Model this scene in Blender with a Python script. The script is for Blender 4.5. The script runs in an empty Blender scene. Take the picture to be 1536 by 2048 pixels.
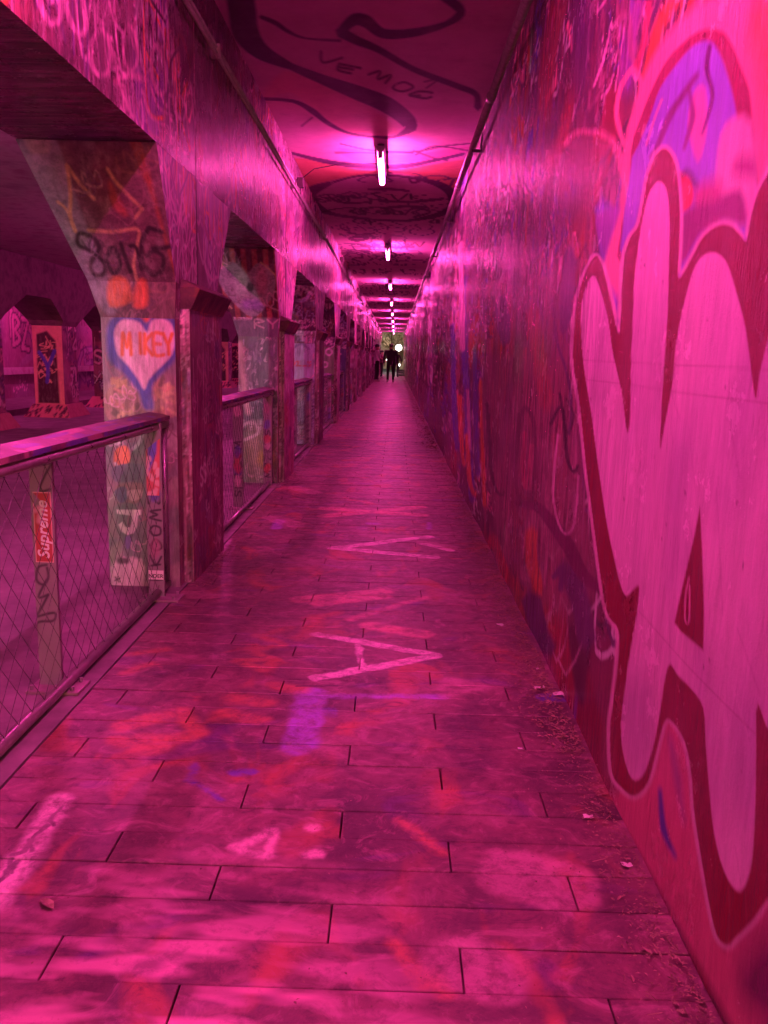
import bpy, bmesh, math, random
import numpy as np
from mathutils import Vector, Matrix
R = math.radians
SC = bpy.context.scene
COL = SC.collection
rng = random.Random(7)

# ------------------------------------------------------------------ camera
F_PX, ROLL, PITCH, YAW, EYE = 1657.0, 1.45, 10.55, 0.48, 1.3
cam_d = bpy.data.cameras.new("camera")
cam_d.sensor_fit = 'VERTICAL'
cam_d.sensor_height = 24.0
cam_d.lens = F_PX / 2048 * 24.0
cam_d.clip_start, cam_d.clip_end = 0.05, 600
cam = bpy.data.objects.new("camera", cam_d)
COL.objects.link(cam)
CAM_ROT = Matrix.Rotation(R(YAW), 3, 'Z') @ Matrix.Rotation(R(90 - PITCH), 3, 'X') @ Matrix.Rotation(R(ROLL), 3, 'Z')
cam.matrix_world = Matrix.Translation((0, 0, EYE)) @ CAM_ROT.to_4x4()
SC.camera = cam
# ------------------------------------------------------------------ render look
SC.render.engine = 'CYCLES'
SC.cycles.use_denoising = True
SC.cycles.max_bounces = 10
SC.cycles.diffuse_bounces = 6
SC.cycles.glossy_bounces = 3
SC.cycles.sample_clamp_indirect = 6
SC.view_settings.view_transform = 'Standard'
SC.view_settings.look = 'None'
SC.view_settings.gamma = 1
SC.view_settings.use_curve_mapping = False
SC.view_settings.exposure = 0.0
# ------------------------------------------------------------------ night sky outside
W = bpy.data.worlds.new("World")
SC.world = W
W.use_nodes = True
nt = W.node_tree
sky = nt.nodes.new("ShaderNodeTexSky")
sky.sky_type = 'NISHITA'
sky.sun_disc = False
sky.sun_elevation = R(1.5)
sky.sun_rotation = R(160)
nt.links.new(sky.outputs[0], nt.nodes["Background"].inputs[0])
nt.nodes["Background"].inputs[1].default_value = 0.6
# pink tube lamps: colour and strength of the glowing tubes
TUBE_COL = (1.0, 0.066, 0.43)
TUBE_STRENGTH = 300.0
# white headlight beam from the road behind, falls on the fronts of the columns
sp_d = bpy.data.lights.new("headlight_beam", 'SPOT')
sp_d.energy = 1500
sp_d.color = (0.95, 0.97, 1.0)
sp_d.spot_size = R(17.5)
sp_d.spot_blend = 0.35
sp_d.shadow_soft_size = 0.12
sp = bpy.data.objects.new("headlight_beam", sp_d)
COL.objects.link(sp)
sp.location = (-3.0, -9.0, 0.55)
sp.rotation_euler = (Vector((-3.22, 6.0, 1.0)) - Vector(sp.location)).to_track_quat('-Z', 'Y').to_euler()

# ------------------------------------------------------------------ measures of the place (metres)
WX = 0.70          # face of the right wall
LX = -1.16         # face of the arcade beam
BX = -1.83         # street side of the beam
CEIL = 3.42
SOFF = 2.28
C0, CS = 4.97, 3.93    # first column centre, spacing
NCOL = 17
END = 71.0
KERB = -1.70
ROAD = -0.28
LAMP0, LAMPS = 9.38, 7.42

def sight(x, y):
    return CAM_ROT @ Vector(((x - 768) / F_PX, -(y - 1024) / F_PX, -1.0))
def on_x(X):
    def f(x, y):
        d = sight(x, y); t = X / d.x
        return (t * d.y, EYE + t * d.z)
    return f
def on_y(Y):
    def f(x, y):
        d = sight(x, y); t = Y / d.y
        return (t * d.x, EYE + t * d.z)
    return f
def on_z(Z):
    def f(x, y):
        d = sight(x, y); t = (Z - EYE) / d.z
        return (t * d.x, t * d.y)
    return f

# ------------------------------------------------------------------ object helpers
def thing(name, label, cat, loc=(0, 0, 0), group=None, rz=0):
    o = bpy.data.objects.new(name, None)
    o.empty_display_size = 0.2
    COL.objects.link(o)
    o.location = loc
    o.rotation_euler = (0, 0, rz)
    tag(o, label, cat, group)
    return o
def tag(o, label, cat, group=None):
    o['label'] = label; o['category'] = cat
    if group: o['group'] = group
    return o
def link(name, me, parent=None, loc=(0, 0, 0)):
    o = bpy.data.objects.new(name, me)
    COL.objects.link(o)
    if parent: o.parent = parent
    o.location = loc
    return o
def copy_tree(o, parent=None):
    c = o.copy(); COL.objects.link(c)
    if parent: c.parent = parent
    for ch in list(o.children):
        d = copy_tree(ch, c)
    return c

class MB:
    """collects simple solids, builds one mesh"""
    def __init__(s): s.v, s.f, s.m = [], [], []
    def box(s, x0, x1, y0, y1, z0, z1, m=0):
        return s.hexa([(x0, y0, z0), (x1, y0, z0), (x1, y1, z0), (x0, y1, z0), (x0, y0, z1), (x1, y0, z1), (x1, y1, z1), (x0, y1, z1)], m)
    def hexa(s, p, m=0):
        n = len(s.v); s.v += [tuple(q) for q in p]
        for q in ((0, 3, 2, 1), (4, 5, 6, 7), (0, 1, 5, 4), (1, 2, 6, 5), (2, 3, 7, 6), (3, 0, 4, 7)):
            s.f.append(tuple(n + i for i in q)); s.m.append(m)
        return s
    def tube(s, pts, r, seg=8, m=0, caps=True):
        pts = [Vector(p) for p in pts]
        rs = r if isinstance(r, (list, tuple)) else [r] * len(pts)
        rings = []
        for i, p in enumerate(pts):
            t = (pts[min(i + 1, len(pts) - 1)] - pts[max(i - 1, 0)]).normalized()
            a = Vector((0, 0, 1)) if abs(t.z) < 0.9 else Vector((1, 0, 0))
            u = t.cross(a).normalized(); w = t.cross(u)
            n = len(s.v)
            for k in range(seg):
                an = 2 * math.pi * k / seg
                s.v.append(tuple(p + (u * math.cos(an) + w * math.sin(an)) * rs[i]))
            rings.append(n)
        for a, b in zip(rings, rings[1:]):
            for k in range(seg):
                s.f.append((a + k, a + (k + 1) % seg, b + (k + 1) % seg, b + k)); s.m.append(m)
        if caps:
            s.f.append(tuple(rings[0] + k for k in range(seg))); s.m.append(m)
            s.f.append(tuple(rings[-1] + k for k in reversed(range(seg)))); s.m.append(m)
        return s
    def build(s, name, mats, parent=None, loc=(0, 0, 0), smooth=False, bevel=0):
        me = bpy.data.meshes.new(name)
        me.from_pydata(s.v, [], s.f)
        if not isinstance(mats, (list, tuple)): mats = [mats]
        for m in mats: me.materials.append(m)
        me.polygons.foreach_set('material_index', s.m)
        if bevel:
            bm = bmesh.new(); bm.from_mesh(me)
            bmesh.ops.recalc_face_normals(bm, faces=bm.faces)
            bmesh.ops.bevel(bm, geom=bm.edges[:], offset=bevel, segments=1, affect='EDGES')
            bm.to_mesh(me); bm.free()
        else:
            bm = bmesh.new(); bm.from_mesh(me)
            bmesh.ops.recalc_face_normals(bm, faces=bm.faces)
            bm.to_mesh(me); bm.free()
        if smooth: me.polygons.foreach_set('use_smooth', [True] * len(me.polygons))
        me.update()
        return link(name, me, parent, loc)

# ------------------------------------------------------------------ materials
def nodes(name):
    m = bpy.data.materials.new(name)
    m.use_nodes = True
    t = m.node_tree
    return m, t, t.nodes["Principled BSDF"]
def N(t, kind, **kw):
    n = t.nodes.new(kind)
    for k, v in kw.items():
        if k.startswith('i_'):
            key = k[2:]
            key = int(key) if key.isdigit() else key.replace('_', ' ')
            n.inputs[key].default_value = v
        else: setattr(n, k, v)
    return n
def noise(t, scale=(1, 1, 1), sc=1.0, detail=4, rough=0.6, dist=0.0, coord=None):
    g = coord or N(t, "ShaderNodeNewGeometry").outputs['Position']
    mp = N(t, "ShaderNodeMapping"); mp.inputs['Scale'].default_value = scale
    t.links.new(g, mp.inputs[0])
    n = N(t, "ShaderNodeTexNoise")
    n.inputs['Scale'].default_value = sc; n.inputs['Detail'].default_value = detail
    n.inputs['Roughness'].default_value = rough; n.inputs['Distortion'].default_value = dist
    t.links.new(mp.outputs[0], n.inputs['Vector'])
    return n
def maprange(t, src, a, b, c, d):
    m = N(t, "ShaderNodeMapRange"); m.inputs[1].default_value = a; m.inputs[2].default_value = b
    m.inputs[3].default_value = c; m.inputs[4].default_value = d
    t.links.new(src, m.inputs[0]); return m.outputs[0]
def mix(t, fac, a, b, mode='MIX'):
    m = N(t, "ShaderNodeMix", data_type='RGBA', blend_type=mode)
    for s, q in ((0, fac), (6, a), (7, b)):
        if hasattr(q, 'is_linked'): t.links.new(q, m.inputs[s])
        elif s == 0: m.inputs[0].default_value = q
        else: m.inputs[s].default_value = (*q, 1)
    return m.outputs[2]
def ramp(t, src, stops, interp='LINEAR'):
    r = N(t, "ShaderNodeValToRGB"); r.color_ramp.interpolation = interp
    e = r.color_ramp.elements
    while len(e) < len(stops): e.new(0.5)
    for el, (p, c) in zip(e, stops): el.position = p; el.color = (*c, 1)
    t.links.new(src, r.inputs[0]); return r.outputs[0]
def bump(t, bs, src, strength, dist, prev=None):
    b = N(t, "ShaderNodeBump"); b.inputs['Strength'].default_value = strength; b.inputs['Distance'].default_value = dist
    t.links.new(src, b.inputs['Height'])
    if prev: t.links.new(prev, b.inputs['Normal'])
    t.links.new(b.outputs[0], bs.inputs['Normal']); return b.outputs[0]

def paint_mat(name, streak=(1, 22, 1.6), rlo=0.3, rhi=0.6, st=0.5, sd=0.012, fine=0.25, wear=0.35, runs=0.0, from_y=-99, brushed=0.0):
    m, t, bs = nodes(name)
    if brushed:      # old paint runs: the sheen draws out up and down
        bs.inputs['Anisotropic'].default_value = brushed
        tv = N(t, "ShaderNodeCombineXYZ"); tv.inputs[1].default_value = 1.0; t.links.new(tv.outputs[0], bs.inputs['Tangent'])
        bs.inputs['Specular IOR Level'].default_value = .5
    at = N(t, "ShaderNodeAttribute", attribute_name='paint')
    w1 = noise(t, (1, 1, 1), 4, 9, 0.72)
    w2 = noise(t, streak, 2.2, 5, 0.65)
    c = mix(t, maprange(t, w1.outputs[0], 0.42, 0.95, 0, wear * 1.6), at.outputs[0], (0.10, 0.07, 0.09))
    c = mix(t, maprange(t, w2.outputs[0], 0.50, 0.85, 0, wear), c, (0.5, 0.42, 0.46))
    c = mix(t, maprange(t, w2.outputs[0], 0.45, 0.15, 0, wear * 1.2), c, (0.05, 0.03, 0.045))
    h = w2.outputs[0]
    if runs:
        w3 = noise(t, (streak[0], streak[1] * 2.6, streak[2] * 1.6), 2.0, 7, 0.75, .3)
        hv = N(t, "ShaderNodeHueSaturation"); t.links.new(c, hv.inputs['Color'])
        sx = N(t, "ShaderNodeSeparateXYZ"); t.links.new(N(t, "ShaderNodeNewGeometry").outputs['Position'], sx.inputs[0])
        amp = maprange(t, sx.outputs['Y'], from_y, from_y + 1.6, runs * .12, runs)
        dv = N(t, "ShaderNodeMath", operation='MULTIPLY'); t.links.new(maprange(t, w3.outputs[0], .36, .66, -1, 1.3), dv.inputs[0]); t.links.new(amp, dv.inputs[1])
        ad = N(t, "ShaderNodeMath", operation='ADD'); t.links.new(dv.outputs[0], ad.inputs[0]); ad.inputs[1].default_value = 1.0
        t.links.new(ad.outputs[0], hv.inputs['Value']); c = hv.outputs[0]
        pl_ = noise(t, (1, 3, .9), 3.4, 6, .7)
        pm_ = N(t, "ShaderNodeMath", operation='MULTIPLY'); t.links.new(maprange(t, pl_.outputs[0], .54, .66, 0, .75), pm_.inputs[0]); t.links.new(amp, pm_.inputs[1])
        c = mix(t, pm_.outputs[0], c, (.06, .03, .05))
        mm = N(t, "ShaderNodeMath", operation='ADD'); t.links.new(h, mm.inputs[0]); t.links.new(w3.outputs[0], mm.inputs[1]); h = mm.outputs[0]
    t.links.new(c, bs.inputs['Base Color'])
    t.links.new(maprange(t, w1.outputs[0], 0.3, 0.7, rlo, rhi), bs.inputs['Roughness'])
    b = bump(t, bs, h, st, sd)
    f = noise(t, (1, 1, 1), 130, 3, 0.6)
    bump(t, bs, f.outputs[0], fine, 0.003, b)
    return m
M_WALL = paint_mat("painted_board_marked_concrete", (1, 5.5, 1.2), 0.14, 0.32, 0.8, 0.022, 0.5, 0.14, .78, 2.6, .5)
M_BEAM = paint_mat("painted_beam_concrete", (1, 6, 1.3), 0.18, 0.36, 0.9, 0.025, 0.6, 0.5, .85, 1.0, .5)
M_COLM = paint_mat("painted_column_concrete", (10, 10, 1.2), 0.3, 0.6, 0.5, 0.008, 0.5, 0.4, .35, -50)
M_CEIL = paint_mat("painted_ceiling_concrete", (3, 3, 1), 0.5, 0.8, 0.2, 0.008, 0.3, 0.2)
M_STREET = paint_mat("painted_street_wall", (6, 6, 2), 0.6, 0.85, 0.3, 0.01, 0.3, 0.35)

def plain(name, c1, c2, sc=8, rough=0.6, metal=0.0, bs_=0.2, stretch=(1, 1, 1), c3=None):
    m, t, bs = nodes(name)
    n = noise(t, stretch, sc, 5, 0.65)
    stops = [(0.3, c1), (0.7, c2)] if not c3 else [(0.3, c1), (0.52, c2), (0.68, c3)]
    t.links.new(ramp(t, n.outputs[0], stops), bs.inputs['Base Color'])
    bs.inputs['Roughness'].default_value = rough; bs.inputs['Metallic'].default_value = metal
    f = noise(t, (1, 1, 1), sc * 12, 3, 0.6)
    bump(t, bs, f.outputs[0], bs_, 0.003)
    return m
M_PIPE = plain("scuffed_steel_pipe", (0.20, 0.17, 0.19), (0.38, 0.32, 0.35), 14, 0.28, 0.5, 0.15)
M_DARKMET = plain("dark_painted_metal", (0.05, 0.04, 0.05), (0.12, 0.08, 0.10), 10, 0.45, 0.4)
M_WIRE = plain("dark_mesh_wire", (0.02, 0.018, 0.02), (0.06, 0.05, 0.055), 30, 0.6, 0.0)
M_ASPH = plain("asphalt", (0.16, 0.15, 0.16), (0.30, 0.28, 0.28), 3, 0.85, 0, 0.6)
M_SLAB = plain("dusty_concrete", (0.12, 0.10, 0.11), (0.26, 0.22, 0.23), 5, 0.7, 0, 0.4)
M_JOINT = plain("dark_mortar_and_dirt", (0.08, 0.05, 0.06), (0.16, 0.10, 0.12), 20, 0.9, 0, 0.5)
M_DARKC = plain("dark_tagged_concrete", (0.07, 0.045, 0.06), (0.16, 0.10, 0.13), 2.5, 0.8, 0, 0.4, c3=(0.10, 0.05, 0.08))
M_CONC = plain("dull_concrete", (0.28, 0.20, 0.24), (0.46, 0.38, 0.42), 2.5, 0.8, 0, 0.4, c3=(0.34, 0.18, 0.25))
M_LEAF = plain("dry_leaf", (0.08, 0.05, 0.04), (0.40, 0.27, 0.20), 23, 0.75, 0, 0.3)
M_PAPER = plain("litter_paper", (0.55, 0.5, 0.5), (0.8, 0.76, 0.76), 30, 0.6)
M_HOUS = plain("white_lamp_housing", (0.35, 0.33, 0.34), (0.5, 0.48, 0.5), 12, 0.5, 0)
M_NIGHT = plain("night_ground", (0.05, 0.05, 0.045), (0.10, 0.095, 0.085), 1, 0.9)
M_BRICK = plain("grey_brick", (0.24, 0.24, 0.24), (0.44, 0.43, 0.42), 2, 0.85)
M_BARK = plain("tree_bark", (0.06, 0.05, 0.04), (0.14, 0.12, 0.09), 6, 0.9)
M_FOLI = plain("tree_leaves", (0.06, 0.08, 0.04), (0.14, 0.16, 0.09), 8, 0.8)
M_SIGN = plain("pale_panel", (0.7, 0.68, 0.62), (0.8, 0.78, 0.74), 4, 0.6)
M_TAPE = plain("red_sticker", (0.62, 0.03, 0.04), (0.75, 0.08, 0.08), 12, 0.45)
M_WHITE = plain("white_print", (0.72, 0.70, 0.70), (0.82, 0.80, 0.80), 30, 0.5)
M_BLACKP = plain("black_print", (0.02, 0.018, 0.02), (0.04, 0.035, 0.04), 30, 0.5)
M_CRATE = plain("dark_crate", (0.03, 0.025, 0.025), (0.07, 0.055, 0.05), 10, 0.7)
M_SKIN = plain("skin", (0.35, 0.2, 0.14), (0.42, 0.25, 0.18), 10, 0.5)
M_SKIN2 = plain("light_skin", (0.55, 0.36, 0.28), (0.62, 0.42, 0.33), 10, 0.5)
M_CLOD = plain("dark_cloth", (0.018, 0.016, 0.02), (0.035, 0.03, 0.035), 20, 0.85)
M_CLOT = plain("charcoal_cloth", (0.03, 0.025, 0.03), (0.06, 0.05, 0.055), 20, 0.85)
M_TEE = plain("pale_tee_cloth", (0.78, 0.72, 0.74), (0.88, 0.82, 0.84), 14, 0.8)
M_SHOE = plain("pale_shoe", (0.4, 0.38, 0.38), (0.55, 0.5, 0.5), 14, 0.6)
M_HAIR = plain("dark_hair", (0.012, 0.01, 0.01), (0.03, 0.022, 0.02), 30, 0.6)

def emit(name, col, strength):
    m = bpy.data.materials.new(name); m.use_nodes = True
    t = m.node_tree; t.nodes.clear()
    e = N(t, "ShaderNodeEmission"); e.inputs[0].default_value = (*col, 1); e.inputs[1].default_value = strength
    o = N(t, "ShaderNodeOutputMaterial"); t.links.new(e.outputs[0], o.inputs[0]); return m
M_TUBE = emit("glowing_pink_tube", TUBE_COL, TUBE_STRENGTH)
M_TUBE0 = emit("boosted_pink_tube", TUBE_COL, TUBE_STRENGTH * 1.75)  # strength raised above the rest of the row to light the near wall
M_FLOOD = emit("white_flood_lens", (1, 0.97, 0.92), 15)
M_FAINT = emit("lit_white_lamp", (1, 0.98, 0.95), 8)

# ------------------------------------------------------------------ paint colours
WHITE = (.74, .70, .74); PINK = (.82, .46, .66); HOT = (.88, .30, .42); RED = (.60, .05, .08); DRED = (.26, .016, .04)
ORANGE = (.80, .22, .07); MAROON = (.15, .05, .09); BLACK = (.03, .022, .035); PURPLE = (.32, .22, .86)
BLUE = (.07, .07, .46); GREY = (.26, .24, .27); GREEN = (.16, .36, .12); TAN = (.52, .40, .22); LILAC = (.42, .40, .60)
DPURP = (.11, .05, .16); TEAL = (.08, .28, .32); ROSE = (.38, .16, .25)

def smooth_path(pts, n=6, closed=False):
    P = [np.array(p, float) for p in pts]
    if len(P) < 3: 
        return [P[0] + (P[-1] - P[0]) * k / n for k in range(n + 1)]
    out = []
    m = len(P)
    for i in range(m if closed else m - 1):
        if closed: a, b, c, d = P[(i - 1) % m], P[i], P[(i + 1) % m], P[(i + 2) % m]
        else: a, b, c, d = P[max(i - 1, 0)], P[i], P[i + 1], P[min(i + 2, m - 1)]
        for k in range(n):
            t = k / n
            out.append(0.5 * ((2 * b) + (-a + c) * t + (2 * a - 5 * b + 4 * c - d) * t * t + (-a + 3 * b - 3 * c + d) * t ** 3))
    if not closed: out.append(P[-1])
    return out

class Canvas:
    """paint laid on a surface: u, v are metres on that surface"""
    def __init__(s, u, v, base=GREY):
        s.u, s.v = u.ravel(), v.ravel()
        s.c = np.tile(np.array(base, float), (s.u.size, 1))
        s.b = (s.u.min(), s.u.max(), s.v.min(), s.v.max())
    def lay(s, idx, a, col):
        a = a[:, None]
        s.c[idx] = s.c[idx] * (1 - a) + np.array(col) * a
    def box(s, u0, u1, v0, v1):
        if u1 < s.b[0] or u0 > s.b[1] or v1 < s.b[2] or v0 > s.b[3]: return np.zeros(0, int)
        return np.nonzero((s.u >= u0) & (s.u <= u1) & (s.v >= v0) & (s.v <= v1))[0]
    def poly(s, pts, col, soft=0.006, a=1.0):
        P = np.array(pts, float)
        idx = s.box(P[:, 0].min() - soft, P[:, 0].max() + soft, P[:, 1].min() - soft, P[:, 1].max() + soft)
        if idx.size == 0: return
        x, y = s.u[idx], s.v[idx]
        wn = np.zeros(idx.size); d2 = np.full(idx.size, 1e9)
        Q = np.roll(P, -1, axis=0)
        for (ax, ay), (bx, by) in zip(P, Q):
            dx, dy = bx - ax, by - ay
            L = dx * dx + dy * dy + 1e-12
            t = np.clip(((x - ax) * dx + (y - ay) * dy) / L, 0, 1)
            d2 = np.minimum(d2, (x - ax - t * dx) ** 2 + (y - ay - t * dy) ** 2)
            cr = dx * (y - ay) - dy * (x - ax)
            wn += ((ay <= y) & (by > y) & (cr > 0)).astype(float) - ((ay > y) & (by <= y) & (cr < 0))
        sd = np.sqrt(d2) * np.where(wn != 0, 1, -1)
        s.lay(idx, np.clip(0.5 + sd / (2 * soft), 0, 1) * a, col)
    def stroke(s, pts, w, col, soft=None, a=1.0, n=5, curve=True):
        P = smooth_path(pts, n) if curve else [np.array(p, float) for p in pts]
        ws = np.interp(np.linspace(0, 1, len(P)), np.linspace(0, 1, len(w)), w) if isinstance(w, (list, tuple)) else np.full(len(P), w)
        wm = float(ws.max()); soft = 0.25 * wm if soft is None else soft
        A = np.array(P); e = wm / 2 + soft
        idx = s.box(A[:, 0].min() - e, A[:, 0].max() + e, A[:, 1].min() - e, A[:, 1].max() + e)
        if idx.size == 0: return
        x, y = s.u[idx], s.v[idx]; best = np.full(idx.size, 1e9)
        for i in range(len(P) - 1):
            ax, ay = P[i]; dx, dy = P[i + 1] - P[i]; L = dx * dx + dy * dy + 1e-12
            t = np.clip(((x - ax) * dx + (y - ay) * dy) / L, 0, 1)
            d = np.sqrt((x - ax - t * dx) ** 2 + (y - ay - t * dy) ** 2) - (ws[i] + (ws[i + 1] - ws[i]) * t) / 2
            best = np.minimum(best, d)
        s.lay(idx, np.clip(0.5 - best / (2 * soft), 0, 1) * a, col)
    def survey_poly(s, mp, pts, col, soft=0.006, a=1.0, curve=3):
        q = smooth_path(pts, curve, True) if curve > 1 else pts
        s.poly([mp(*p) for p in q], col, soft, a)
    def survey_line(s, mp, pts, w, col, soft=0.006, a=1.0, n=6):
        P = smooth_path(pts, n)
        ws = np.interp(np.linspace(0, 1, len(P)), np.linspace(0, 1, len(w)), w) if isinstance(w, (list, tuple)) else np.full(len(P), w)
        Lf, Rt = [], []
        for i, p in enumerate(P):
            d = P[min(i + 1, len(P) - 1)] - P[max(i - 1, 0)]
            d = d / (np.hypot(*d) + 1e-9); nn = np.array((-d[1], d[0])) * ws[i] / 2
            Lf.append(p + nn); Rt.append(p - nn)
        d0 = P[0] - P[1]; d0 = d0 / (np.hypot(*d0) + 1e-9) * ws[0] / 2
        d1 = P[-1] - P[-2]; d1 = d1 / (np.hypot(*d1) + 1e-9) * ws[-1] / 2
        ring = [P[0] + d0] + Lf + [P[-1] + d1] + Rt[::-1]
        s.poly([mp(*p) for p in ring], col, soft, a)
    def blob(s, cu, cv, ru, rv, col, soft=None, a=1.0, ang=0.0, r=rng, wob=0.25):
        k = 14; ph = r.random() * 6.28; pts = []
        for i in range(k):
            an = 2 * math.pi * i / k
            q = 1 + wob * (math.sin(2 * an + ph) * 0.6 + (r.random() - 0.5))
            x, y = ru * q * math.cos(an), rv * q * math.sin(an)
            pts.append((cu + x * math.cos(ang) - y * math.sin(ang), cv + x * math.sin(ang) + y * math.cos(ang)))
        s.poly(smooth_path(pts, 3, True), col, soft if soft else 0.3 * min(ru, rv), a)

GL = {
 'A': [[(0, 0), (.5, 1), (1, 0)], [(.2, .4), (.8, .4)]], 'B': [[(0, 0), (0, 1), (.8, .85), (.3, .52), (.9, .25), (0, 0)]],
 'C': [[(1, .85), (.4, 1), (0, .5), (.4, 0), (1, .15)]], 'D': [[(0, 0), (0, 1), (.8, .8), (.9, .3), (0, 0)]],
 'E': [[(1, 1), (0, 1), (0, 0), (1, 0)], [(0, .5), (.7, .5)]], 'F': [[(1, 1), (0, 1), (0, 0)], [(0, .55), (.7, .55)]],
 'G': [[(1, .85), (.4, 1), (0, .5), (.4, 0), (1, .2), (1, .5), (.6, .5)]], 'I': [[(.5, 0), (.5, 1)]],
 'J': [[(.2, 1), (1, 1)], [(.7, 1), (.7, .2), (.4, 0), (.1, .2)]], 'K': [[(0, 0), (0, 1)], [(.9, 1), (.1, .5), (.9, 0)]],
 'L': [[(0, 1), (0, 0), (.9, 0)]], 'M': [[(0, 0), (.1, 1), (.5, .3), (.9, 1), (1, 0)]], 'N': [[(0, 0), (.05, 1), (.9, 0), (.95, 1)]],
 'O': [[(.5, 1), (0, .6), (.2, .05), (.8, .1), (1, .6), (.5, 1)]], 'P': [[(0, 0), (0, 1), (.9, .8), (0, .45)]],
 'R': [[(0, 0), (0, 1), (.9, .8), (0, .5), (.9, 0)]], 'S': [[(.95, .85), (.4, 1), (.1, .72), (.9, .32), (.5, 0), (0, .15)]],
 'T': [[(0, 1), (1, 1)], [(.5, 1), (.5, 0)]], 'U': [[(0, 1), (.05, .2), (.5, 0), (.95, .2), (1, 1)]], 'V': [[(0, 1), (.5, 0), (1, 1)]],
 'X': [[(0, 0), (1, 1)], [(0, 1), (1, 0)]], 'Y': [[(0, 1), (.5, .5), (1, 1)], [(.5, .5), (.5, 0)]], 'Z': [[(0, 1), (1, 1), (0, 0), (1, 0)]],
 'W': [[(0, 1), (.25, 0), (.5, .7), (.75, 0), (1, 1)]]}
def word(cv, txt, u, v, h, w, col, lw, adv=1.25, ang=0.0, soft=None, sharp=True, r=rng, jit=0.06, curve=True):
    ca, sa = math.cos(ang), math.sin(ang)
    for i, ch in enumerate(txt):
        for line in GL.get(ch, []):
            pts = []
            for (x, y) in line:
                X = (i * adv + x + (r.random() - .5) * jit) * w; Y = (y + (r.random() - .5) * jit) * h
                pts.append((u + X * ca - Y * sa, v + X * sa + Y * ca))
            if ch in 'AEFIKLMNTVXYZW' and curve:
                cv.stroke(pts, lw, col, soft, curve=False)
            else: cv.stroke(pts, lw, col, soft, n=4)

LET = 'ABCDEGKMNORSTUVXYZ'
def scrawl(cv, u, v, L, h, col, lw, ang=0.0, r=rng, a=.9, soft=None):
    # one fast looping hand-drawn tag
    k = max(2, int(L / (h * r.uniform(.35, .6)))); n = k * 9; ph = r.uniform(0, 6.28); ca, sa = math.cos(ang), math.sin(ang)
    amp = [r.uniform(.45, 1.2) for _ in range(k + 2)]; pts = []
    for i in range(n + 1):
        t = i / n; q = amp[int(t * k)]; th = 2 * math.pi * k * t + ph
        x = L * t + h * .32 * q * math.cos(th) + h * .1 * math.sin(th * .37 + ph); y = h * .5 * q * math.sin(th + .5 * math.sin(th)) + h * .15 * math.sin(th * .43)
        pts.append((u + x * ca - y * sa, v + x * sa + y * ca))
    cv.stroke(pts, lw, col, soft or lw * .3, a, curve=False)
def overtag(cv, n, h0, r, lw=.008, cols=None):
    for _ in range(n):
        h = h0 * r.uniform(.4, 1.3); scrawl(cv, r.uniform(*cv.b[:2]) - h, r.uniform(*cv.b[2:]), h * r.uniform(1, 3), h, r.choice(cols or (BLACK, MAROON, PINK, ROSE, DPURP, WHITE)), lw * r.uniform(.7, 1.6), r.uniform(-.6, .6), r, r.uniform(.35, .9), .003)
def graffiti(cv, n, pal, size, r, light=(WHITE, PINK, LILAC), dark=(BLACK, MAROON, DPURP), drips=True, tags=True):
    u0, u1, v0, v1 = cv.b; A = (u1 - u0) * (v1 - v0)
    for _ in range(n):
        cv.blob(r.uniform(u0, u1), r.uniform(v0, v1), size * r.uniform(.25, 1), size * r.uniform(.15, .6), r.choice(pal),
                size * r.choice((.03, .05, .25)), r.uniform(.55, 1), r.uniform(-.8, .8), r)
    for _ in range(n // 2):
        L = r.choice(LET); u, v = r.uniform(u0, u1), r.uniform(v0, v1); h = size * r.uniform(.5, 1.1); w = h * r.uniform(.5, .9)
        an = r.uniform(-.2, .2); c1, c2 = r.choice(light + tuple(pal)), r.choice(dark)
        st = r.getstate(); word(cv, L + r.choice(LET), u, v, h, w, c2, h * .30, ang=an, soft=.006, r=r); r.setstate(st)
        word(cv, L + r.choice(LET), u, v, h, w, c1, h * .17, ang=an, soft=.006, r=r)
    if tags:
        for _ in range(n):
            t = ''.join(r.choice(LET) for _ in range(r.randint(3, 5))); h = size * r.uniform(.14, .4)
            word(cv, t, r.uniform(u0, u1), r.uniform(v0, v1), h, h * .6, r.choice(light + dark + dark), h * .09, ang=r.uniform(-.5, .5), soft=.004, adv=1.0, r=r, jit=.25, curve=False)
    if drips:
        for _ in range(n):
            u, v = r.uniform(u0, u1), r.uniform(v0, v1)
            cv.stroke([(u, v), (u + r.uniform(-.01, .01), v - size * r.uniform(.3, 1.2))], [.012, .006], r.choice(light + dark), .004, r.uniform(.4, .9))

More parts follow.
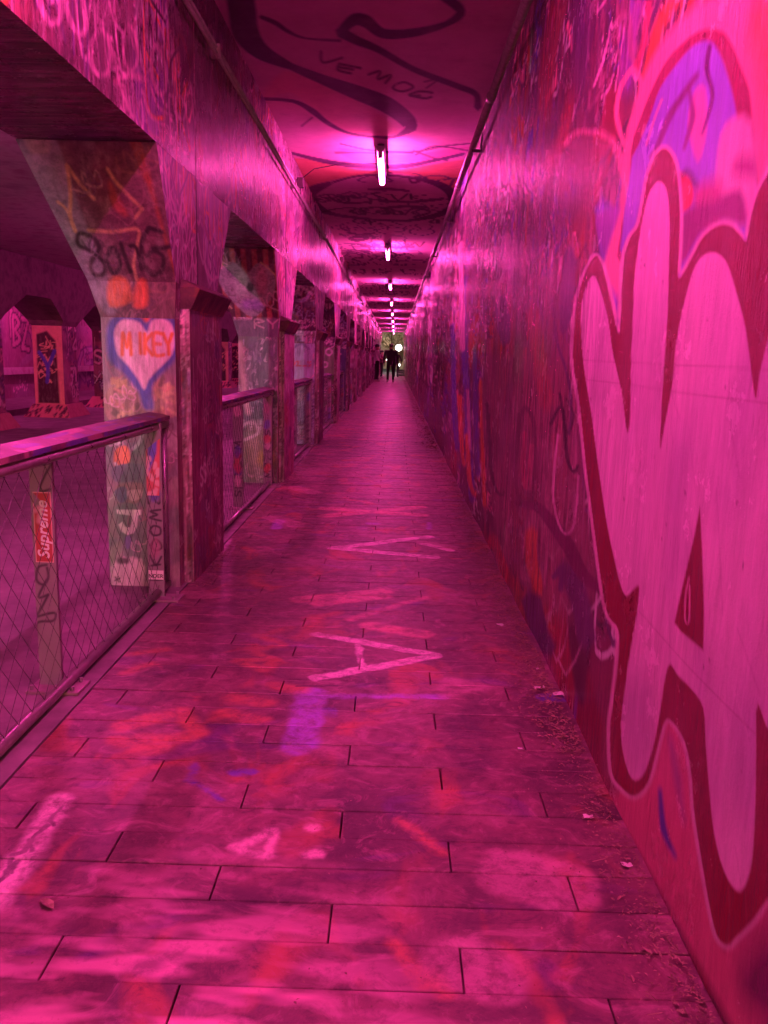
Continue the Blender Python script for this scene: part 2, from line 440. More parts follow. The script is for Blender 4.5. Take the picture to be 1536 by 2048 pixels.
class Surf:
    """patches of finely divided surface, each painted, joined to one mesh"""
    def __init__(s): s.P, s.C, s.Q, s.n = [], [], [], 0
    def patch(s, P, paint=None, axes=(1, 2), base=GREY):
        nu, nv = P.shape[:2]
        if paint:
            cv = Canvas(P[..., axes[0]], P[..., axes[1]], base); paint(cv); C = cv.c
        else: C = np.tile(np.array(base, float), (nu * nv, 1))
        i = np.arange(nu * nv).reshape(nu, nv) + s.n
        q = np.stack([i[:-1, :-1], i[1:, :-1], i[1:, 1:], i[:-1, 1:]], -1).reshape(-1, 4)
        s.P.append(P.reshape(-1, 3)); s.C.append(C); s.Q.append(q); s.n += nu * nv
        return s
    def quad(s, p00, p10, p11, p01, res, paint=None, axes=(1, 2), base=GREY):
        p = [np.array(q, float) for q in (p00, p10, p11, p01)]
        nu = max(2, int(max(np.linalg.norm(p[1] - p[0]), np.linalg.norm(p[2] - p[3])) / res) + 1)
        nv = max(2, int(max(np.linalg.norm(p[3] - p[0]), np.linalg.norm(p[2] - p[1])) / res) + 1)
        u = np.linspace(0, 1, nu)[:, None, None]; v = np.linspace(0, 1, nv)[None, :, None]
        P = p[0] * (1 - u) * (1 - v) + p[1] * u * (1 - v) + p[2] * u * v + p[3] * (1 - u) * v
        return s.patch(P, paint, axes, base)
    def flat(s, verts, faces, base):
        for f in faces:
            a = [np.array(verts[i], float) for i in f]
            P = np.array([[a[0], a[3]], [a[1], a[2]]])
            s.patch(P, None, base=base)
        return s
    def build(s, name, mat, parent=None, loc=(0, 0, 0), smooth=False):
        V = np.concatenate(s.P) - np.array(loc, float); C = np.concatenate(s.C); Q = np.concatenate(s.Q).astype(np.int32)
        me = bpy.data.meshes.new(name)
        me.vertices.add(len(V)); me.vertices.foreach_set('co', V.astype(np.float32).ravel())
        me.loops.add(Q.size); me.loops.foreach_set('vertex_index', Q.ravel())
        me.polygons.add(len(Q)); me.polygons.foreach_set('loop_start', np.arange(0, Q.size, 4, dtype=np.int32))
        at = me.attributes.new('paint', 'FLOAT_COLOR', 'POINT')
        at.data.foreach_set('color', np.hstack([np.clip(C, 0, 1), np.ones((len(C), 1))]).astype(np.float32).ravel())
        me.materials.append(mat)
        me.update(calc_edges=True)
        if smooth: me.polygons.foreach_set('use_smooth', np.ones(len(Q), bool))
        return link(name, me, parent)

# ================================================================== RIGHT WALL
pal_wall = [MAROON, DRED, ROSE, DPURP, (.5, .13, .05), (.30, .14, .52), (.36, .04, .06), (.22, .06, .12), (.18, .06, .11), BLUE, (.07, .02, .05), (.07, .02, .05)]
MR = on_x(WX)
LETTER_OUT = [(1190, 512), (1165, 560), (1150, 620), (1144, 690), (1146, 740), (1157, 807), (1169, 923), (1182, 1014), (1206, 1180), (1219, 1233), (1238, 1262),
 (1236, 1330), (1229, 1400), (1223, 1457), (1227, 1544), (1245, 1575), (1270, 1592), (1297, 1564), (1318, 1490), (1333, 1442), (1350, 1445), (1376, 1486), (1389, 1552), (1393, 1614),
 (1405, 1697), (1422, 1800), (1438, 1871), (1459, 1891), (1475, 1875), (1509, 1838), (1540, 1792), (1620, 1700), (1760, 1500), (1760, 250), (1640, 250), (1560, 300), (1536, 345), (1513, 390), (1500, 440),
 (1492, 482), (1478, 468), (1462, 452), (1438, 450), (1409, 472), (1389, 509), (1368, 548), (1357, 552), (1360, 480), (1360, 414), (1351, 331), (1331, 298), (1310, 311), (1293, 352),
 (1285, 393), (1273, 450), (1256, 476), (1244, 518), (1240, 580), (1238, 640), (1233, 667), (1215, 580), (1203, 530)]
LETTER_IN = [(1186, 551), (1198, 571), (1215, 642), (1223, 704), (1240, 786), (1251, 865), (1257, 828), (1258, 724), (1262, 621), (1264, 560), (1275, 470), (1290, 400), (1305, 370),
 (1318, 362), (1333, 380), (1339, 430), (1339, 497), (1335, 641), (1326, 766), (1320, 898), (1331, 848), (1347, 766), (1355, 683), (1372, 600), (1393, 530), (1422, 505), (1451, 522), (1471, 580),
 (1492, 662), (1511, 799), (1521, 745), (1536, 683), (1570, 560), (1650, 520), (1740, 700), (1740, 1500), (1560, 1480), (1517, 1405), (1513, 1500), (1511, 1614), (1505, 1718), (1492, 1771),
 (1475, 1780), (1451, 1738), (1434, 1668), (1426, 1593), (1418, 1490), (1413, 1415), (1389, 1378), (1360, 1349), (1343, 1328), (1331, 1366), (1322, 1424), (1306, 1498), (1285, 1552), (1264, 1556),
 (1248, 1506), (1244, 1448), (1252, 1366), (1260, 1304), (1273, 1225), (1277, 1180), (1273, 1171), (1252, 1192), (1240, 1167), (1231, 1130), (1215, 1055), (1202, 973), (1190, 890), (1182, 828),
 (1165, 724), (1161, 633), (1169, 580)]
ARCH_OUT = [(1250, 560), (1252, 380), (1260, 290), (1273, 248), (1298, 186), (1331, 124), (1368, 83), (1397, 62), (1430, 58), (1455, 79), (1480, 137), (1496, 186), (1503, 244), (1508, 300), (1508, 540)]
ARCH_IN = [(1256, 560), (1256, 344), (1273, 290), (1298, 232), (1318, 178), (1356, 124), (1389, 89), (1418, 83), (1438, 112), (1459, 174), (1471, 232), (1478, 300), (1500, 320), (1508, 540)]

def paint_right(cv):
    r = random.Random(int(cv.b[0] * 10) + 5)
    D0, D1 = cv.b[0], cv.b[1]
    cv.c[:] = (.12, .04, .075)
    L = D1 - D0
    # ground coat: broad soft patches, darker and redder high up
    for _ in range(int(10 + 5 * L)):
        u = r.uniform(D0, D1); v = r.uniform(0, CEIL)
        cv.blob(u, v, r.uniform(.15, .6), r.uniform(.2, .7), r.choice(pal_wall), r.choice((.02, .06, .2)), r.uniform(.5, .95), r.uniform(-.5, .5), r)
    for _ in range(int(6 * L)):      # thick looping outlines of old pieces
        u = r.uniform(D0, D1); v = r.uniform(.3, 2.9); h = r.uniform(.5, 1.3); w = r.uniform(.12, .4); lw = r.uniform(.03, .09)
        c = r.choice((BLACK, MAROON, DPURP, DRED, ROSE, ORANGE, BLUE, PINK))
        cv.stroke([(u, v + h / 2), (u - w / 2, v), (u, v - h / 2), (u + w / 2, v), (u + w * .2, v + h * .4)], lw, c, lw * .2)
        cv.stroke([(u + .02, v + h / 2), (u - w / 2 + .04, v), (u + .02, v - h / 2 + .04)], lw * .25, r.choice((PINK, WHITE, ROSE)), .004, .7)
    if D0 > 0:
        far = min(3.0, max(1.0, D0 / 6)); graffiti(cv, int((11 if D0 > 4 else 12) * L), pal_wall, .5 * far ** .6, r, light=(PINK, ROSE, HOT), dark=(BLACK, DPURP, (.07, .02, .06)))
    for _ in range(int((26 if D0 < 14 else 8) * L)):
        c = r.choice((BLACK, BLACK, (.07, .02, .06), PINK, WHITE, ROSE, DPURP, BLUE)); h = r.uniform(.12, .5); fr = min(4.0, max(1.0, D0 / 5))
        scrawl(cv, r.uniform(D0 - .2, D1), r.uniform(.15, 3.1), h * r.uniform(1, 3) * fr ** .5, h, c, r.uniform(.010, .028) * fr, r.uniform(-.5, .5), r, r.uniform(.6, 1), .004)
    for _ in range(int(16 * L)):     # runs of thinned paint
        u = r.uniform(D0, D1); v = r.uniform(.8, 3.2)
        cv.stroke([(u, v), (u, v - r.uniform(.3, 1.4))], [r.uniform(.008, .02), .004], r.choice((ROSE, MAROON, DPURP, PINK, ORANGE)), .004, r.uniform(.3, .8))
    if D0 < 9:      # blue and orange stretch seen low on the wall
        for (a, w, c) in (([(925, 560), (928, 680), (935, 820), (945, 1000)], 14, BLUE), ([(905, 650), (908, 800), (915, 900)], 10, BLUE),
                          ([(950, 700), (952, 820), (955, 950)], 9, BLUE), ([(935, 870), (940, 960), (950, 990)], 9, ORANGE), ([(918, 790), (922, 880), (928, 930)], 8, ORANGE),
                          ([(962, 760), (965, 900), (968, 1010)], 8, ORANGE), ([(922, 530), (925, 620), (924, 700)], 10, PINK), ([(935, 780), (938, 850), (941, 900)], 6, PINK),
                          ([(1065, 640), (1072, 760), (1080, 860)], 18, (.42, .10, .10)), ([(1052, 700), (1058, 800), (1064, 880)], 8, ORANGE)):
            cv.survey_line(MR, a, w, c, .02, .9)
    if D0 > 5: return
    z7 = lambda x, y: (900 + x / 2.415, 600 + y / 2.415)
    def S(pts, w, c, a=1.0, soft=.006, f=z7): cv.survey_line(MR, [f(*p) for p in pts], w, c, soft, a)
    # base area between the two seams: rose ground with orange blocks near the floor
    cv.survey_poly(MR, [(1040, 560), (1150, 600), (1150, 800), (1090, 860), (1045, 900)], (.26, .10, .15), .05, .55)
    cv.survey_poly(MR, [(965, 760), (1040, 700), (1140, 720), (1170, 1000), (1195, 1180), (1120, 1240), (1050, 1180), (990, 1060)], (.30, .12, .17), .05, .85)
    S([(395, 1120), (392, 1250), (420, 1380), (400, 1460)], 22, (.62, .16, .07), .85, .02)
    S([(210, 1150), (260, 1300), (300, 1380)], 20, (.45, .08, .08), .9, .02)
    S([(400, 60), (440, 300), (470, 500)], 30, (.42, .10, .12), .9, .03)
    S([(560, 1300), (620, 1450), (660, 1650)], 40, DPURP, .9, .02)
    S([(390, 1440), (430, 1600), (470, 1690)], 36, DPURP, 1, .02)
    S([(180, 500), (200, 850), (250, 940), (285, 850), (295, 500)], 6, BLACK)
    S([(340, 550), (325, 900), (380, 990), (410, 850), (405, 600), (370, 520), (345, 560)], 8, MAROON)
    S([(365, 640), (360, 850), (380, 900), (395, 700)], 8, (.5, .12, .2), .8)
    S([(330, 980), (420, 1000), (480, 1060), (560, 1180), (640, 1330), (740, 1400)], [14, 18, 22, 26, 26, 20], (.15, .03, .10))
    S([(520, 650), (500, 950), (540, 1120), (590, 1080), (612, 850)], 4, PINK, .9)
    S([(500, 0), (520, 200), (560, 350), (580, 500), (570, 650)], 5, DPURP)
    S([(530, 450), (560, 640), (590, 560), (560, 480)], 4, BLACK)
    S([(490, 600), (540, 520), (560, 760), (590, 830), (610, 800)], 6, BLACK)
    S([(300, 500), (290, 800), (270, 1000)], 10, ROSE, .7)
    S([(500, 1340), (540, 1290), (530, 1400)], 10, DPURP)
    # purple patches left of the lettering
    S([(740, 1000 - 1449), (770, 1300 - 1449), (790, 1500 - 1449)], 30, PURPLE, .9, .02)
    cv.survey_poly(MR, [(1195, 432), (1245, 420), (1250, 560), (1236, 650), (1222, 560), (1200, 480)], (.34, .14, .62), .012)
    cv.survey_poly(MR, [(1130, 500), (1150, 520), (1140, 640), (1120, 660)], DPURP, .012)
    z6 = lambda x, y: (900 + x / 2.415, y / 2.415)
    # upper left: dark with red and orange sprayed arcs
    S([(520, 0), (470, 300), (460, 560)], 34, (.42, .06, .06), .7, .05, z6)
    S([(600, 330), (560, 600), (500, 780)], 22, (.50, .07, .05), .7, .04, z6)
    S([(650, 0), (640, 200), (610, 420)], 40, DPURP, .8, .06, z6)
    S([(900, 0), (860, 200), (840, 420)], 26, (.30, .10, .40), .8, .03, z6)
    S([(800, 120), (850, 60), (870, 260), (900, 330)], 12, ROSE, .8, .01, z6)
    S([(960, 0), (930, 200), (890, 330)], 14, (.55, .10, .16), .8, .01, z6)
    S([(1080, 0), (1010, 120), (960, 300), (930, 420)], 22, ORANGE, .8, .02, z6)
    S([(770, 170), (740, 300), (700, 420)], 4, PINK, .9, .004, z6)
    S([(870, 330), (820, 420), (800, 560), (850, 720), (900, 560), (915, 400), (880, 330)], 9, HOT, .9, .006, z6)
    S([(560, 700), (620, 640), (740, 650), (800, 720), (830, 860)], 14, HOT, .6, .01, z6)
    # hot pink and orange ground behind the arch
    cv.survey_poly(MR, [(1240, 600), (1238, 420), (1250, 260), (1300, 120), (1370, 30), (1440, -20), (1760, -200), (1760, 600)], HOT, .02)
    cv.survey_poly(MR, [(1490, 60), (1540, -40), (1700, -100), (1700, 200), (1560, 260), (1510, 160)], (.86, .24, .18), .05)
    cv.survey_poly(MR, ARCH_OUT, (.36, .04, .12), .006)
    cv.survey_poly(MR, ARCH_IN, PURPLE, .006)
    cv.survey_poly(MR, [(1448, 250), (1500, 245), (1508, 430), (1436, 430), (1432, 330)], PINK, .012)
    cv.survey_poly(MR, [(1388, 185), (1408, 180), (1412, 260), (1396, 320), (1376, 250)], (.8, .3, .6), .012)
    S([(1250, 215), (1235, 330), (1262, 470), (1215, 650)], [9, 10, 8, 5], (.15, .03, .22), .95, .005, z6)
    S([(1190, 360), (1130, 450), (1060, 560), (1000, 700), (960, 760)], [10, 12, 14, 10, 6], (.2, .04, .22), .9, .008, z6)
    S([(1150, 420), (1170, 560), (1130, 720)], [6, 12, 5], (.2, .04, .22), .9, .008, z6)
    S([(1020, 480), (980, 580), (940, 700)], 5, PINK, .8, .004, z6)
    cv.survey_poly(MR, [(1355, 350), (1380, 355), (1388, 390), (1378, 420), (1358, 420)], (.85, .10, .14), .008)
    S([(1115, 860), (1150, 830), (1190, 900)], 10, BLACK, .8, .01, z6)
    cv.survey_poly(MR, [(1390, 380), (1440, 365), (1440, 450), (1400, 460)], (.5, .1, .3), .02)
    cv.survey_poly(MR, [(1362, 430), (1430, 400), (1480, 380), (1490, 450), (1440, 440), (1400, 470), (1364, 530)], (.30, .05, .24), .012)
    cv.survey_poly(MR, [(1470, 320), (1505, 315), (1508, 350), (1468, 348)], (.42, .08, .28), .02)
    # halo, outline and fill of the big letters
    cv.survey_poly(MR, [(1240, 1580), (1300, 1480), (1345, 1430), (1400, 1500), (1420, 1750), (1450, 1890), (1540, 1800), (1700, 1900), (1600, 2400), (1470, 2060), (1290, 1726), (1230, 1610)], (.72, .17, .30), .02)
    cv.survey_poly(MR, [(1480, 1930), (1536, 1850), (1600, 1860), (1600, 2100), (1500, 2020)], (.2, .04, .14), .05)
    cv.survey_line(MR, [(1322, 1580), (1330, 1660), (1354, 1712)], [8, 14, 6], BLUE, .012)
    cv.survey_line(MR, [(1345, 1480), (1360, 1560), (1372, 1640)], [10, 16, 8], (.4, .14, .36), .02, .8)
    halo = LETTER_OUT + LETTER_OUT[:1]
    cv.survey_line(MR, halo, 13, (.86, .50, .70), .007, 1, 3)
    cv.survey_poly(MR, LETTER_OUT, DRED, .004, 1, 3)
    cv.survey_poly(MR, LETTER_IN, (.93, .56, .82), .004, 1, 3)
    cv.survey_poly(MR, [(1405, 1014), (1393, 1076), (1376, 1147), (1353, 1246), (1368, 1264), (1413, 1302), (1414, 1221), (1410, 1097)], DRED, .004, 1, 1)
    cv.survey_line(MR, [(1384, 1155), (1377, 1190), (1376, 1240), (1384, 1240), (1385, 1170)], 3, (.80, .36, .58), .003)
    # chalky scuffs and older paint ghosting through the pale fill only
    c0 = cv.c.copy()
    for _ in range(80):
        x, y = r.uniform(1180, 1560), r.uniform(560, 1650)
        u, v = MR(x, y)
        cv.blob(u, v, r.uniform(.03, .12), r.uniform(.05, .22), r.choice(((.60, .34, .62), (.70, .4, .66), (.90, .55, .76))), .06, r.uniform(.2, .55), r.uniform(-.4, .4), r)
    for _ in range(9):
        u, v = MR(r.uniform(1190, 1500), r.uniform(600, 1500)); scrawl(cv, u, v, r.uniform(.2, .5), r.uniform(.12, .3), (.95, .62, .84), .012, r.uniform(-.6, .6), r, .22, .008)
    for zz in (.62, 1.24, 1.30, 1.86, 2.47): cv.stroke([(1.0, zz + r.uniform(-.01, .01)), (3.2, zz + r.uniform(-.01, .01))], .003, (.35, .12, .25), .003, .45)
    for _ in range(60):      # thin runs below the dark outline
        x, y = r.choice(LETTER_OUT[:22]); u, v = MR(x + r.uniform(-6, 10), y); cv.stroke([(u, v), (u, v - r.uniform(.02, .12))], [.006, .002], DRED, .002, .7)
    for _ in range(260):     # pores and chips
        u, v = r.uniform(1.2, 4.0), r.uniform(.0, 3.2); q = r.uniform(.0015, .004); cv.blob(u, v, q, q * r.uniform(.7, 2), r.choice((MAROON, (.3, .12, .2), (.10, .05, .08))), .002, r.uniform(.3, .9), 0, r)
    for _ in range(90):
        u, v = MR(r.uniform(1200, 1540), r.uniform(560, 1700))
        cv.stroke([(u, v), (u - r.uniform(.02, .12), v - r.uniform(.05, .3))], .004, r.choice(((.5, .2, .45), (.95, .62, .84))), .004, .35)
    mk = Canvas(cv.u, cv.v, (0, 0, 0)); mk.survey_poly(MR, LETTER_IN, (1, 1, 1), .004, 1, 3)
    mk.survey_poly(MR, [(1405, 1014), (1393, 1076), (1376, 1147), (1353, 1246), (1368, 1264), (1413, 1302), (1414, 1221), (1410, 1097)], (0, 0, 0), .004, 1, 1)
    m_ = np.maximum(mk.c[:, :1], .12); cv.c = c0 * (1 - m_) + cv.c * m_

def wall_rows(d0, d1, k, dz0):
    n = max(12, int(k * (1 / d0 - 1 / d1)) + 2)
    D = 1 / np.linspace(1 / d0, 1 / d1, n)
    return D
rw = thing("tunnel_wall", "tall graffiti covered concrete wall along the right side of the walkway", "wall", (WX, 0, 0))
bounds = [-3.0, 1.02] + [C0 + CS * i for i in range(NCOL)] + [END]
for i in range(len(bounds) - 1):
    a, b = bounds[i] + .009, bounds[i + 1] - .009
    if a < 0: D = np.linspace(a, b, 12); nz = 12
    else:
        D = wall_rows(a, b, 480, 0); nz = 680 if a < 1.5 else (300 if a < 6 else (160 if a < 14 else 70))
    Z = np.linspace(0, CEIL, nz)
    DD, ZZ = np.meshgrid(D, Z, indexing='ij')
    XX = WX + .004 * np.sin(DD * 2.3 + ZZ * 1.1) + .003 * np.sin(DD * 7.1 - ZZ * 2.7)
    P = np.stack([XX, DD, ZZ], -1)
    s = Surf().patch(P, paint_right if a > 0 else None, (1, 2), MAROON)
    # thickness: edges and back of each cast panel
    x0, x1 = WX + .006, WX + .25
    s.flat([(x0, a, 0), (x1, a, 0), (x1, a, CEIL), (x0, a, CEIL), (x0, b, 0), (x1, b, 0), (x1, b, CEIL), (x0, b, CEIL)], [(0, 1, 2, 3), (4, 5, 6, 7), (1, 5, 6, 2)], MAROON)
    o = s.build("wall_panel", M_WALL, None, smooth=False); o.parent = rw; o.location = (-WX, 0, 0)

# ================================================================== CEILING
MC = on_z(CEIL)
def paint_ceiling(cv):
    r = random.Random(3)
    cv.c[:] = (.66, .42, .54)
    for _ in range(26):
        cv.blob(r.uniform(LX, WX), r.uniform(3, 16), r.uniform(.2, .7), r.uniform(.2, .8), r.choice(((.66, .34, .44), (.58, .34, .48), (.68, .38, .48), (.54, .32, .44))), .2, .6, r.uniform(-1, 1), r)
    z = lambda x, y: (440 + x / 2.327, y / 2.327)
    def S(pts, w, c=(.08, .03, .11), a=1.0, soft=.012): cv.survey_line(MC, [z(*p) for p in pts], w, c, soft, a)
    cv.survey_poly(MC, [z(*p) for p in [(190, 470), (330, 430), (480, 560), (640, 640), (840, 630), (700, 500), (520, 400), (300, 330)]], (.72, .32, .36), .03, .7)
    cv.survey_poly(MC, [z(*p) for p in [(340, 735), (640, 790), (860, 785), (1150, 740), (1140, 800), (1070, 880), (900, 815), (740, 805), (520, 840), (420, 870)]], (.66, .24, .14), .03, .85)
    cv.survey_poly(MC, [z(*p) for p in [(560, 690), (860, 720), (1140, 680), (1130, 715), (860, 755), (640, 755)]], (.62, .22, .40), .03)
    S([(90, -40), (105, 60), (120, 150), (190, 240), (330, 310), (480, 370), (640, 430), (780, 490), (880, 570), (880, 610)], [56, 56, 54, 34, 14, 20, 30, 34, 30, 14])
    S([(900, 590), (820, 635), (740, 640), (600, 620), (500, 570), (430, 515), (340, 470), (190, 460)], [18, 6, 5, 5, 9, 12, 7, 6])
    S([(1040, -20), (1120, 50), (1050, 110), (900, 150), (760, 155), (680, 100), (620, 95), (560, 150)], [20, 20, 12, 18, 20, 26, 24, 16])
    S([(560, 150), (640, 190), (740, 230), (900, 320), (1100, 400), (1190, 440), (1200, 500)], [22, 18, 14, 12, 12, 12, 16])
    S([(190, 80), (260, 110), (320, 150), (400, 180), (560, 190)], [8, 10, 8, 4, 6])
    S([(325, 710), (480, 750), (640, 772), (850, 772), (1000, 745), (1135, 715)], [5, 9, 10, 9, 6, 6])
    for p in ([(560, 670), (700, 700), (900, 705), (1050, 678), (1180, 665)], [(535, 712), (720, 712), (900, 710)], [(900, 700), (1000, 735), (1060, 745)], [(910, 720), (1000, 680), (1160, 700)],
              [(430, 545), (380, 585)], [(950, 380), (1010, 372), (960, 410)]): S(p, 3)
    S([(520, 850), (620, 822), (740, 812), (900, 828), (1030, 865), (1085, 920), (1050, 985), (880, 1025), (700, 1020), (520, 995), (430, 940), (430, 890), (520, 850)], [5, 4, 4, 5, 14, 22, 12, 5, 4, 7, 24, 22, 6], (.12, .02, .12))
    for p, w in (([(500, 905), (540, 935), (620, 945), (700, 940)], 4), ([(740, 935), (900, 940), (1040, 925)], 5), ([(750, 970), (850, 962), (960, 965)], 5), ([(690, 880), (800, 880), (880, 890)], 5),
                 ([(860, 1000), (900, 970), (980, 985), (900, 1010)], 4), ([(880, 830), (900, 850), (960, 830)], 5), ([(560, 1060), (600, 1075), (590, 1055)], 4), ([(600, 1085), (650, 1090), (720, 1085)], 4),
                 ([(600, 1110), (640, 1100), (690, 1108), (640, 1120), (600, 1110)], 5), ([(640, 1135), (700, 1150), (730, 1140)], 5), ([(760, 1150), (900, 1150)], 4)):
        S(p, w, (.14, .03, .12))
    # VEMOE
    for p in ([(470, 240), (480, 290), (570, 268)], [(555, 295), (550, 325), (610, 340)], [(560, 297), (655, 315)], [(555, 312), (620, 322)], [(690, 345), (745, 330), (735, 365), (795, 348), (770, 385)],
              [(820, 390), (805, 410), (850, 425), (900, 405), (860, 382), (820, 390)], [(880, 440), (930, 425), (990, 432)], [(885, 445), (930, 445)], [(885, 445), (950, 458), (985, 452)]):
        S(p, 5.0, (.07, .02, .07), .95, .012)
    for _ in range(60):
        h = r.uniform(.2, .9); scrawl(cv, r.uniform(LX, WX) - .4, r.uniform(9.5, 40), h * r.uniform(1, 2), h, r.choice((DPURP, BLACK, (.12, .04, .12))), r.uniform(.03, .08), r.uniform(-.3, .3), r, .9, .01)
    for _ in range(40):
        u, v = r.uniform(LX, WX), r.uniform(11, 45)
        h = r.uniform(.3, .9)
        word(cv, r.choice(LET) + r.choice(LET) + r.choice(LET), u - .5, v, h, h * .5, r.choice((DPURP, MAROON, BLACK)), .04, r=r, jit=.2, curve=False)
Y = np.concatenate([np.linspace(-3, 3.9, 6), 1 / np.linspace(1 / 4.0, 1 / END, 420)])
X = np.linspace(LX - .02, WX + .02, 300)
YY, XX = np.meshgrid(Y, X, indexing='ij')
ZZ = CEIL + .003 * np.sin(XX * 3 + YY * 1.7)
s = Surf().patch(np.stack([XX, YY, ZZ], -1), paint_ceiling, (0, 1))
s.flat([(-1.9, -3, CEIL + .02), (WX + .25, -3, CEIL + .02), (WX + .25, END, CEIL + .02), (-1.9, END, CEIL + .02), (-1.9, -3, CEIL + .3), (WX + .25, -3, CEIL + .3), (WX + .25, END, CEIL + .3), (-1.9, END, CEIL + .3)],
       [(4, 5, 6, 7), (3, 2, 6, 7), (0, 1, 5, 4)], GREY)
o = s.build("ceiling", M_CEIL, smooth=True); o['kind'] = 'structure'

# ================================================================== ARCADE BEAM (left, above the columns)
beam = thing("arcade_beam", "deep graffiti covered concrete beam running above the row of columns", "beam", (LX, 0, SOFF))
def paint_beam(cv):
    r = random.Random(int(cv.b[0] * 7) + 3)
    L = cv.b[1] - cv.b[0]
    cv.c[:] = (.14, .055, .09)
    for _ in range(int(10 * L)):
        cv.blob(r.uniform(*cv.b[:2]), r.uniform(*cv.b[2:]), r.uniform(.1, .45), r.uniform(.08, .4), r.choice((ROSE, MAROON, (.28, .1, .18), (.22, .06, .1), DPURP, MAROON, (.5, .14, .06), (.3, .15, .5))), r.choice((.02, .08)), r.uniform(.3, .8), 0, r)
    if cv.b[0] < 4:     # pale looping throw-up along the lower half
        pass
    for _ in range(int((14 if cv.b[0] < 4 else 20) * L)):
        h = r.uniform(.10, .38); fr = min(4.0, max(1.0, cv.b[0] / 4)); c = r.choice((PINK, PINK, WHITE, ROSE, BLACK, DPURP, HOT, MAROON))
        scrawl(cv, r.uniform(cv.b[0] - .2, cv.b[1]), r.uniform(*cv.b[2:]), h * r.uniform(1, 3) * fr ** .5, h, c, r.uniform(.008, .024) * fr, r.uniform(-.6, .6), r, r.uniform(.5, 1), .005)
    for _ in range(int(7 * L)):
        t = r.choice(LET) + r.choice(LET) + r.choice(LET); h = r.uniform(.15, .5)
        word(cv, t, r.uniform(*cv.b[:2]), r.uniform(*cv.b[2:]), h, h * .5, r.choice((PINK, BLACK, DPURP, ROSE, ORANGE)), .02, r=r, jit=.25, ang=r.uniform(-.3, .3), curve=False)
    for _ in range(int(14 * L)):
        u = r.uniform(*cv.b[:2]); v = r.uniform(*cv.b[2:]) + .2
        cv.stroke([(u, v), (u, v - r.uniform(.2, .8))], [.014, .005], r.choice((PINK, ROSE, BLACK, WHITE, MAROON)), .004, r.uniform(.3, .8))
    if cv.b[0] < 5:
        mb = on_x(LX); pk = (.80, .42, .60)
        cv.survey_poly(mb, [(330, 0), (470, 0), (470, 330), (420, 420), (400, 250)], (.10, .03, .07), .05, .8)  # dark patch puts the unlit upper stretch of the beam into the paint
        for p, w in (([(72, -25), (85, 20), (105, 48), (122, 30), (118, -20)], 11), ([(128, -15), (140, 40), (160, 68), (172, 50), (165, 0)], 10), ([(198, 60), (182, 90), (184, 130), (200, 150), (218, 140), (222, 100), (210, 65), (199, 58)], 9),
                     ([(255, 50), (246, 80), (250, 125), (266, 140), (276, 110), (268, 65), (256, 48)], 6), ([(310, 90), (303, 120), (308, 165), (320, 190), (332, 175), (330, 130), (318, 95), (310, 88)], 6), ([(228, 105), (240, 170), (258, 220)], 5),
                     ([(285, 180), (300, 230), (330, 252)], 5), ([(345, 190), (352, 225), (366, 240), (372, 215), (360, 190)], 5), ([(380, 165), (386, 220), (392, 250)], 4), ([(240, 155), (262, 150), (292, 160)], 14), ([(300, 170), (318, 215), (346, 232)], 4),
                     ([(185, -10), (192, 30), (210, 50)], 5), ([(215, -10), (228, 40), (240, 30), (232, -10)], 4), ([(335, 260), (345, 290), (352, 262)], 4)):
            cv.survey_line(mb, p, w, pk, .008, .8)
bb = [-3.0, C0 - CS] + [C0 + CS * i for i in range(NCOL)] + [END]
for i in range(len(bb) - 1):
    a, b = bb[i] + .012, bb[i + 1] - .012
    d = max(a, 1.0)
    s = Surf(); res = .0075 if 0 < a < 2 else (.011 if a < 6 else (.02 if a < 14 else .05))
    if a < 0: res = .5
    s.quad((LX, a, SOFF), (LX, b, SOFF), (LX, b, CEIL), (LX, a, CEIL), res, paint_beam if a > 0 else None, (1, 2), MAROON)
    s.quad((LX, a, SOFF), (LX, b, SOFF), (BX, b, SOFF), (BX, a, SOFF), .03 if 0 < a < 6 else .2, (lambda cv: graffiti(cv, 10, [MAROON, DPURP, (.2, .06, .13), (.15, .05, .1)], .5, rng, tags=False, drips=False, light=((.3, .1, .2),), dark=(MAROON,))) if 0 < a < 10 else None, (1, 0), (.20, .06, .13))
    s.flat([(LX, a, SOFF), (BX, a, SOFF), (BX, a, CEIL + .02), (LX, a, CEIL + .02), (LX, b, SOFF), (BX, b, SOFF), (BX, b, CEIL + .02), (LX, b, CEIL + .02)], [(0, 1, 2, 3), (4, 5, 6, 7), (1, 5, 6, 2)], (.2, .08, .14))
    o = s.build("beam_segment", M_BEAM); o.parent = beam; o.location = (-LX, 0, -SOFF)

